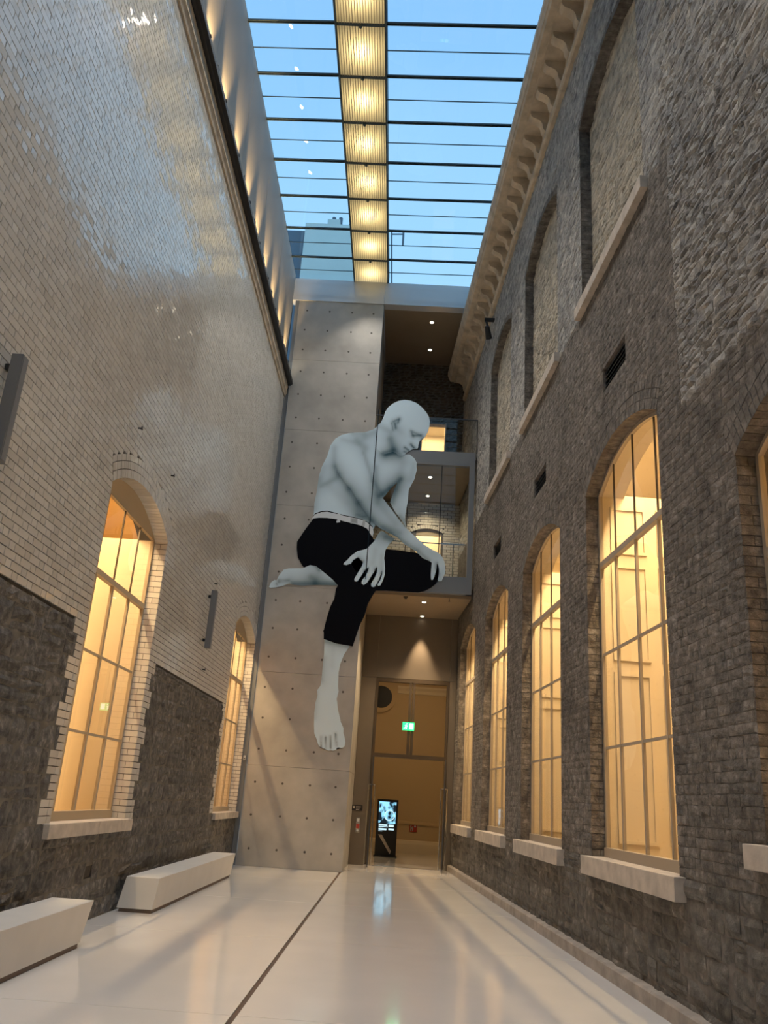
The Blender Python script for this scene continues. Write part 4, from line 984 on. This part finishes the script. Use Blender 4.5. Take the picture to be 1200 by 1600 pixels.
# ---------------------------------------------------------------- wall bars (linear lights)
def wall_bar(s, z0, z1, label):
    b = tag(empty('wall_light'), label, 'light', 'grey bar lights on the white wall')
    MB().box((s-.055, .055, z0), (s+.055, .16, z1), FL).build('body', 'aluminium', b, bevel=.004); MB().box((s-.04, .16, z0+.02), (s+.04, .164, z1-.02), FL).build('cover', 'steel', b)
    for zz in (z0+.12, z1-.14): MB().box((s-.03, 0.003, zz), (s+.03, .055, zz+.05), FL).build('bracket', 'black', b)
wall_bar(14.95, 4.0, 5.07, 'slim grey bar light on white bricks beside the farther window'); wall_bar(6.43, 4.09, 5.10, 'slim grey bar light on white bricks at the picture edge')
for i, (x, y, wh) in enumerate(((216, 669, 'above the arch of the nearer window'), (267, 743, 'beside the arch of the nearer window'), (335, 912, 'just above the farther bar light'), (316, 1046, 'below the farther bar light'))):
    p = CC+ray(x, y)*((XL)/ray(x, y)[0]); a = tag(empty('wall_anchor'), 'tiny black anchor stud in the white bricks '+wh, 'anchor', 'anchor studs in the white wall')
    MB().tube((XL+.002, p[1], p[2]), (XL+.05, p[1], p[2]), .012, 8).build('stud', 'black', a); MB().tube((XL+.05, p[1], p[2]), (XL+.056, p[1], p[2]), .028, 10).build('washer', 'black', a)
# black spotlight on the cornice
d_ = ray(759, 512); t_ = (OFFR-0.22)/(RN@d_); p = CC+d_*t_
b = tag(empty('spotlight'), 'black spotlight clamped to the stone cornice near the bridge', 'light'); p = np.array(p)
MB().tube(p+np.array([0, 0, .25]), p+np.array([.06, 0, -.05]), .03, 8).build('arm', 'black', b); MB().tube(p+np.array([.02, -.1, -.02]), p+np.array([.1, .14, -.22]), .06, 12, .085).build('lamp_head', 'black', b); MB().box(tuple(p+np.array([-.03, -.05, .2])), tuple(p+np.array([.22, .05, .26]))).build('clamp', 'black', b)

# ---------------------------------------------------------------- world outside, seen through the roof
M['far_wall'] = simple('far_render', (0.50, 0.56, 0.54), 0.8, noise=.08, nscale=.3); M['far_dark'] = simple('far_slate', (0.10, 0.13, 0.17), 0.7)
YF = 44.0
A = lambda x, y: at_y(x, y, YF)
fb = tag(empty('far_building'), 'pale building with chimneys seen faintly through the glass roof', 'building')
box_obj('wall', (A(472, 400)[0], YF, 0), (A(562, 400)[0], YF+9, A(520, 350)[2]), 'far_wall', fb); box_obj('annex_wall', (A(440, 400)[0], YF+.5, 0), (A(474, 400)[0], YF+9, A(455, 352)[2]), 'far_dark', fb)
for a, b, t in ((508, 528, 326), (536, 548, 336)):
    c_ = box_obj('chimney', (A(a, 350)[0], YF+1, A(a, 352)[2]), (A(b, 350)[0], YF+2, A(a, t)[2]), 'far_wall', fb)
    for k in range(2):
        xx = A(a, 350)[0]+.35+k*.45; MB().tube((xx, YF+1.5, A(a, t)[2]), (xx, YF+1.5, A(a, t)[2]+.5), .13, 8).build('chimney_pot', 'far_dark', c_)
for k in range(0): box_obj('window', (A(484+k*24, 400)[0], YF-.03, A(500, 425)[2]), (A(494+k*24, 400)[0], YF, A(500, 380)[2]), 'far_dark', fb)
pc = tag(empty('roof_mast'), 'thin grey mast with a camera arm beyond the glass roof', 'mast')
MB().tube(A(612, 450), A(612, 362), .05, 8).build('pole', 'far_dark', pc); MB().tube(A(612, 366), A(630, 366), .05, 8).build('arm', 'far_dark', pc); MB().box(tuple(A(628, 378)), tuple(A(632, 362)+np.array([0, .4, 0]))).build('camera_body', 'far_dark', pc)

# ---------------------------------------------------------------- figure on the end wall (flat printed panel)
def crop(x0, y0, k): return lambda pts: [(x0+x/k, y0+y/k) for x, y in pts]
cA, cB, cC_, cD, cE = crop(560, 600, 8.571), crop(410, 600, 4.0), crop(410, 780, 6.316), crop(540, 760, 7.059), crop(470, 920, 5.927)
torso = cB([(725, 262), (690, 285), (640, 302), (590, 303), (540, 307), (495, 318), (455, 342), (425, 385), (405, 450), (372, 515), (352, 580), (342, 660), (325, 745), (320, 832), (380, 806), (440, 808), (500, 825), (560, 838), (620, 850), (660, 875), (690, 912), (720, 860), (745, 720), (770, 694), (805, 650), (868, 592), (962, 540), (964, 490), (950, 465), (920, 440), (890, 440), (860, 440), (800, 400), (735, 270)])
head = cA([(248, 556), (300, 520), (338, 440), (360, 370), (400, 310), (465, 260), (540, 225), (620, 212), (700, 222), (780, 255), (850, 310), (910, 380), (945, 440), (958, 500), (950, 570), (930, 640), (897, 700), (870, 735), (835, 745), (815, 775), (803, 815), (800, 848), (785, 872), (745, 868), (708, 880), (682, 897), (655, 912), (635, 932), (612, 958), (575, 968), (540, 958), (505, 925), (460, 905), (400, 925), (330, 940), (240, 860)])
arm_far = cB([(870, 590), (845, 612), (825, 660), (798, 740), (830, 800), (870, 850), (905, 912), (890, 850), (897, 790), (908, 740), (915, 660), (950, 595), (965, 535), (960, 490), (905, 520)])
hand_far = cD([(390, 490), (350, 540), (320, 600), (270, 650), (230, 690), (130, 715), (60, 765), (20, 810), (-15, 840), (-25, 860), (10, 868), (60, 850), (85, 810), (140, 780), (170, 815), (195, 830), (180, 880), (130, 960), (95, 1020), (100, 1045), (125, 1050), (150, 1020), (215, 920), (240, 900), (255, 890), (250, 930), (225, 980), (180, 1040), (175, 1070), (200, 1087), (235, 1065), (290, 980), (320, 930), (332, 900), (348, 890), (345, 950), (320, 1010), (280, 1075), (285, 1105), (310, 1112), (335, 1090), (375, 1010), (390, 960), (397, 945), (400, 980), (385, 1030), (350, 1080), (360, 1100), (385, 1090), (415, 1030), (432, 970), (435, 900), (430, 830), (425, 790), (440, 700), (480, 640), (545, 575), (500, 560), (420, 500)])
arm_near = cB([(500, 332), (470, 350), (448, 400), (446, 470), (470, 555), (510, 610), (560, 670), (600, 745), (640, 800), (690, 862), (735, 902), (790, 930), (840, 955)]) + cD([(650, 640), (720, 680), (780, 720), (850, 790), (930, 825), (950, 840), (945, 900), (940, 960), (940, 1010), (945, 1030), (965, 1030), (975, 1005), (990, 960), (1003, 900), (1006, 850), (1020, 860), (1032, 920), (1028, 980), (1015, 1030), (1025, 1045), (1060, 1045), (1075, 1010), (1095, 960), (1100, 900), (1092, 840), (1075, 790), (1040, 745), (1000, 720), (940, 690), (860, 640), (800, 580), (720, 510), (650, 440), (600, 380), (540, 300), (480, 220), (420, 140), (370, 100), (330, 30)]) + cB([(690, 610), (660, 560), (632, 490), (632, 430), (620, 385), (590, 352), (545, 335)])
leg = cE([(218, 470), (215, 600), (200, 740), (190, 850), (180, 900), (150, 940), (155, 985), (135, 1060), (125, 1150), (122, 1260), (125, 1340), (145, 1390), (160, 1440), (175, 1465), (190, 1460), (205, 1480), (225, 1478), (240, 1495), (262, 1498), (280, 1495), (300, 1500), (325, 1490), (338, 1470), (380, 1475), (405, 1460), (413, 1420), (405, 1370), (395, 1340), (395, 1290), (370, 1230), (345, 1120), (333, 1020), (350, 950), (345, 900), (350, 780), (365, 700), (400, 610), (450, 535), (440, 500), (330, 480)])
foot = cC_([(65, 865), (85, 820), (120, 795), (140, 800), (165, 750), (210, 695), (260, 683), (400, 680), (430, 650), (480, 615), (515, 618), (540, 650), (570, 690), (630, 735), (690, 790), (742, 850), (520, 846), (380, 852), (300, 845), (265, 830), (200, 855), (130, 870), (80, 875)])
belt = cC_([(485, 192), (520, 150), (580, 128), (640, 124), (740, 146), (800, 163), (900, 183), (980, 203), (1040, 233), (1085, 278), (1100, 330), (1085, 372), (1065, 342), (1035, 292), (985, 264), (900, 240), (800, 217), (740, 198), (640, 184), (560, 182), (510, 188)])
trousers = cC_([(510, 184), (560, 179), (640, 181), (740, 195), (820, 218), (900, 237), (985, 261), (1035, 290), (1070, 345), (1098, 395)]) + cD([(312, 590), (340, 650), (450, 693), (580, 703), (700, 720), (800, 735), (900, 800), (960, 835), (1010, 862), (1025, 930), (1018, 1030), (990, 1075), (940, 1120), (870, 1155), (800, 1170), (600, 1160), (450, 1150), (340, 1150)]) + cE([(690, 20), (655, 80), (620, 140), (590, 250), (545, 340), (510, 440), (480, 532), (330, 507), (212, 465), (213, 380), (240, 270), (270, 170), (310, 90), (325, 0)]) + cC_([(745, 850), (690, 790), (600, 715), (530, 660), (470, 650), (410, 676), (385, 640), (350, 575), (340, 490), (342, 420), (400, 330), (450, 260)])
waist = cC_([(490, 185), (520, 140), (580, 118), (640, 113), (740, 138), (800, 155), (900, 176), (980, 196), (1045, 228), (1090, 272), (1060, 300), (900, 230), (640, 170), (520, 180)])
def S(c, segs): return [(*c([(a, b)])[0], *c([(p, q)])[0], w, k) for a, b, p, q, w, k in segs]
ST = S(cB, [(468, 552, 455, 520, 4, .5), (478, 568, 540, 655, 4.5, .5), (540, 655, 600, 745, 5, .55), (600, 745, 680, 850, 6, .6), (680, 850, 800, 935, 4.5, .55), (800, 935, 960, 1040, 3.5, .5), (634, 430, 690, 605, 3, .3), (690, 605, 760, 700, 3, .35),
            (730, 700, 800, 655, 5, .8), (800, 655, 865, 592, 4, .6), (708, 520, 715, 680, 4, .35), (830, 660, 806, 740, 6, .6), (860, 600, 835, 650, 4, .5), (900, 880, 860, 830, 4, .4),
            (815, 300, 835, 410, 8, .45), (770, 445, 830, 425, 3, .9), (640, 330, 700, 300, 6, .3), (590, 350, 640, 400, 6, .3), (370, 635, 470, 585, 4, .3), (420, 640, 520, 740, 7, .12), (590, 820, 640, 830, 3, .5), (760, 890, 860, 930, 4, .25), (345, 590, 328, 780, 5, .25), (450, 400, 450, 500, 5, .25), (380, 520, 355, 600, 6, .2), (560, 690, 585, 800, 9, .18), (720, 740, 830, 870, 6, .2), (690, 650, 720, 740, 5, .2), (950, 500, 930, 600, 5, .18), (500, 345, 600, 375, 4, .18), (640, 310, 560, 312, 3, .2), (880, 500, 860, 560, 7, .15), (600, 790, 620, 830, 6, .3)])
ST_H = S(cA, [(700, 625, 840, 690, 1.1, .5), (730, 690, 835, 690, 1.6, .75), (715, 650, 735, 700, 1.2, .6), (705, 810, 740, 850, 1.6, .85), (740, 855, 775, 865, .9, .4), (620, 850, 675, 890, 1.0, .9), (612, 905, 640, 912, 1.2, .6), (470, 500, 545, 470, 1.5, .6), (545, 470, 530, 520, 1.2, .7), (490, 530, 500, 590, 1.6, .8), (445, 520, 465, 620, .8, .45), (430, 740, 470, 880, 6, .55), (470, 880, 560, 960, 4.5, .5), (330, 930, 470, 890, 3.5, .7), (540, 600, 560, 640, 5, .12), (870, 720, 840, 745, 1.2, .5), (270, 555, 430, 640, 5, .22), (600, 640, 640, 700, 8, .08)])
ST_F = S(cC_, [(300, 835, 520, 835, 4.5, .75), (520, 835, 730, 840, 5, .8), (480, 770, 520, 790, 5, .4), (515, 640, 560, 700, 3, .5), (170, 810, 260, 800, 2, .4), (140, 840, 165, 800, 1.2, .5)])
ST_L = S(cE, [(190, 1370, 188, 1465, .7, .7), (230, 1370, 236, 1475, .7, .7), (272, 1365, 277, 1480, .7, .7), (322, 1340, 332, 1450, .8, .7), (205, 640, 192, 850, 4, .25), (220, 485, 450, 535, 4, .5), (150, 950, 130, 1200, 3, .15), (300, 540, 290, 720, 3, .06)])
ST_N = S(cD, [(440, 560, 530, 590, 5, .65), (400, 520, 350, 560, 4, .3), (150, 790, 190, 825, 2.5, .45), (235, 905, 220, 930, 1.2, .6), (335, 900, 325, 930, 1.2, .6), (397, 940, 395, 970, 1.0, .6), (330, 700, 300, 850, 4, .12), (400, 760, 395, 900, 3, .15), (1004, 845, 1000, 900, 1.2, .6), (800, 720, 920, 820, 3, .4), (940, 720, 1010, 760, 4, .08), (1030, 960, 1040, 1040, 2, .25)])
m_, nt, b_ = new_mat('printed_figure'); at_ = nt.nodes.new('ShaderNodeAttribute'); at_.attribute_name = 'tone'
nt.links.new(at_.outputs['Color'], b_.inputs['Base Color']); b_.inputs['Roughness'].default_value = 0.8; b_.inputs['Specular IOR Level'].default_value = 0.08; M['print'] = m_
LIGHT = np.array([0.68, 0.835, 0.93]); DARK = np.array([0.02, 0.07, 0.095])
def print_piece(name, poly, d, strokes, step, parent, flat=None):
    bm = bmesh.new(); vs = [bm.verts.new((x, -y, 0)) for x, y in poly]; f = bm.faces.new(vs)
    bmesh.ops.triangulate(bm, faces=bm.faces[:])
    if flat is None:
        X = [p[0] for p in poly]; Y = [-p[1] for p in poly]
        for lo, hi, ax in ((min(X), max(X), 0), (min(Y), max(Y), 1)):
            t = lo+step
            while t < hi-0.2:
                co = [0, 0, 0]; no = [0, 0, 0]; co[ax] = t; no[ax] = 1
                bmesh.ops.bisect_plane(bm, geom=bm.verts[:]+bm.edges[:]+bm.faces[:], dist=1e-4, plane_co=co, plane_no=no); t += step
    bm.verts.ensure_lookup_table()
    pp = np.array([(v.co.x, -v.co.y) for v in bm.verts])
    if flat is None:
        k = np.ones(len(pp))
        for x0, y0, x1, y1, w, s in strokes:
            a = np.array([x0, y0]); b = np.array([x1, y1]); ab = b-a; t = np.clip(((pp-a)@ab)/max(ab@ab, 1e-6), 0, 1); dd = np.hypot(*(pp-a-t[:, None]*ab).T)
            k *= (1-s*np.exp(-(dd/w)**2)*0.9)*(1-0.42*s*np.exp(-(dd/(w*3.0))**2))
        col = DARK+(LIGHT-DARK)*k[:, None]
    else: col = np.tile(np.array(flat), (len(pp), 1))
    be = [e for e in bm.edges if e.is_boundary]
    r = bmesh.ops.extrude_edge_only(bm, edges=be); new = {g for g in r['geom'] if isinstance(g, bmesh.types.BMVert)}
    bm.verts.ensure_lookup_table()
    cols = np.zeros((len(bm.verts), 4)); cols[:, 3] = 1
    for i, v in enumerate(bm.verts):
        back = v in new
        P = at_y(v.co.x, -v.co.y, YC-d)
        if i < len(pp): cols[i, :3] = col[i]
        else: cols[i, :3] = (0.2, 0.23, 0.25)
        v.co = (P[0], YC-d+(0.010 if back else 0), P[2])
    me = bpy.data.meshes.new(name); bm.to_mesh(me); bm.free()
    at2 = me.attributes.new('tone', 'FLOAT_COLOR', 'POINT'); at2.data.foreach_set('color', cols.astype(np.float32).ravel())
    return link(name, me, 'print', parent)
mu = tag(empty('figure_mural'), 'huge cut-out print of a seated bare-chested man in dark trousers on the concrete pier', 'mural')
BLK = (0.003, 0.0035, 0.006); WHT = (0.68, 0.73, 0.77)
print_piece('torso', torso, 0.014, ST+ST_H[11:14], 3.0, mu)
print_piece('far_arm', arm_far, 0.016, ST, 3.0, mu)
print_piece('raised_foot', foot, 0.016, ST_F, 3.0, mu)
print_piece('lower_leg', leg, 0.016, ST_L, 2.6, mu)
print_piece('waistband', waist, 0.017, [], 9, mu, BLK)
print_piece('trousers', trousers, 0.018, [], 9, mu, BLK)
bl = print_piece('belt', belt, 0.020, [], 9, mu, WHT)
print_piece('belt_loop', cC_([(742, 140), (770, 145), (765, 228), (732, 232), (730, 215), (738, 212)]), 0.0215, [], 9, bl, WHT); print_piece('buckle', cC_([(868, 178), (940, 190), (940, 248), (868, 236)]), 0.0215, [], 9, bl, (0.50, 0.54, 0.57)); print_piece('buckle_slot', cC_([(880, 190), (930, 198), (930, 236), (880, 226)]), 0.0225, [], 9, bl, (0.35, 0.38, 0.40)); print_piece('belt_loop', cC_([(995, 205), (1018, 212), (1008, 268), (978, 262)]), 0.0215, [], 9, bl, (0.45, 0.48, 0.5))
print_piece('head', head, 0.018, ST_H, 1.5, mu)
print_piece('far_hand', hand_far, 0.020, ST_N+ST, 2.6, mu)
print_piece('near_arm', arm_near, 0.022, ST+ST_N, 3.0, mu)

print_piece('glass_seam', [(591.2, 640), (592.6, 640), (571.6, 905), (570.2, 905)], 0.0236, [], 9, mu, (0.01, 0.02, 0.03))
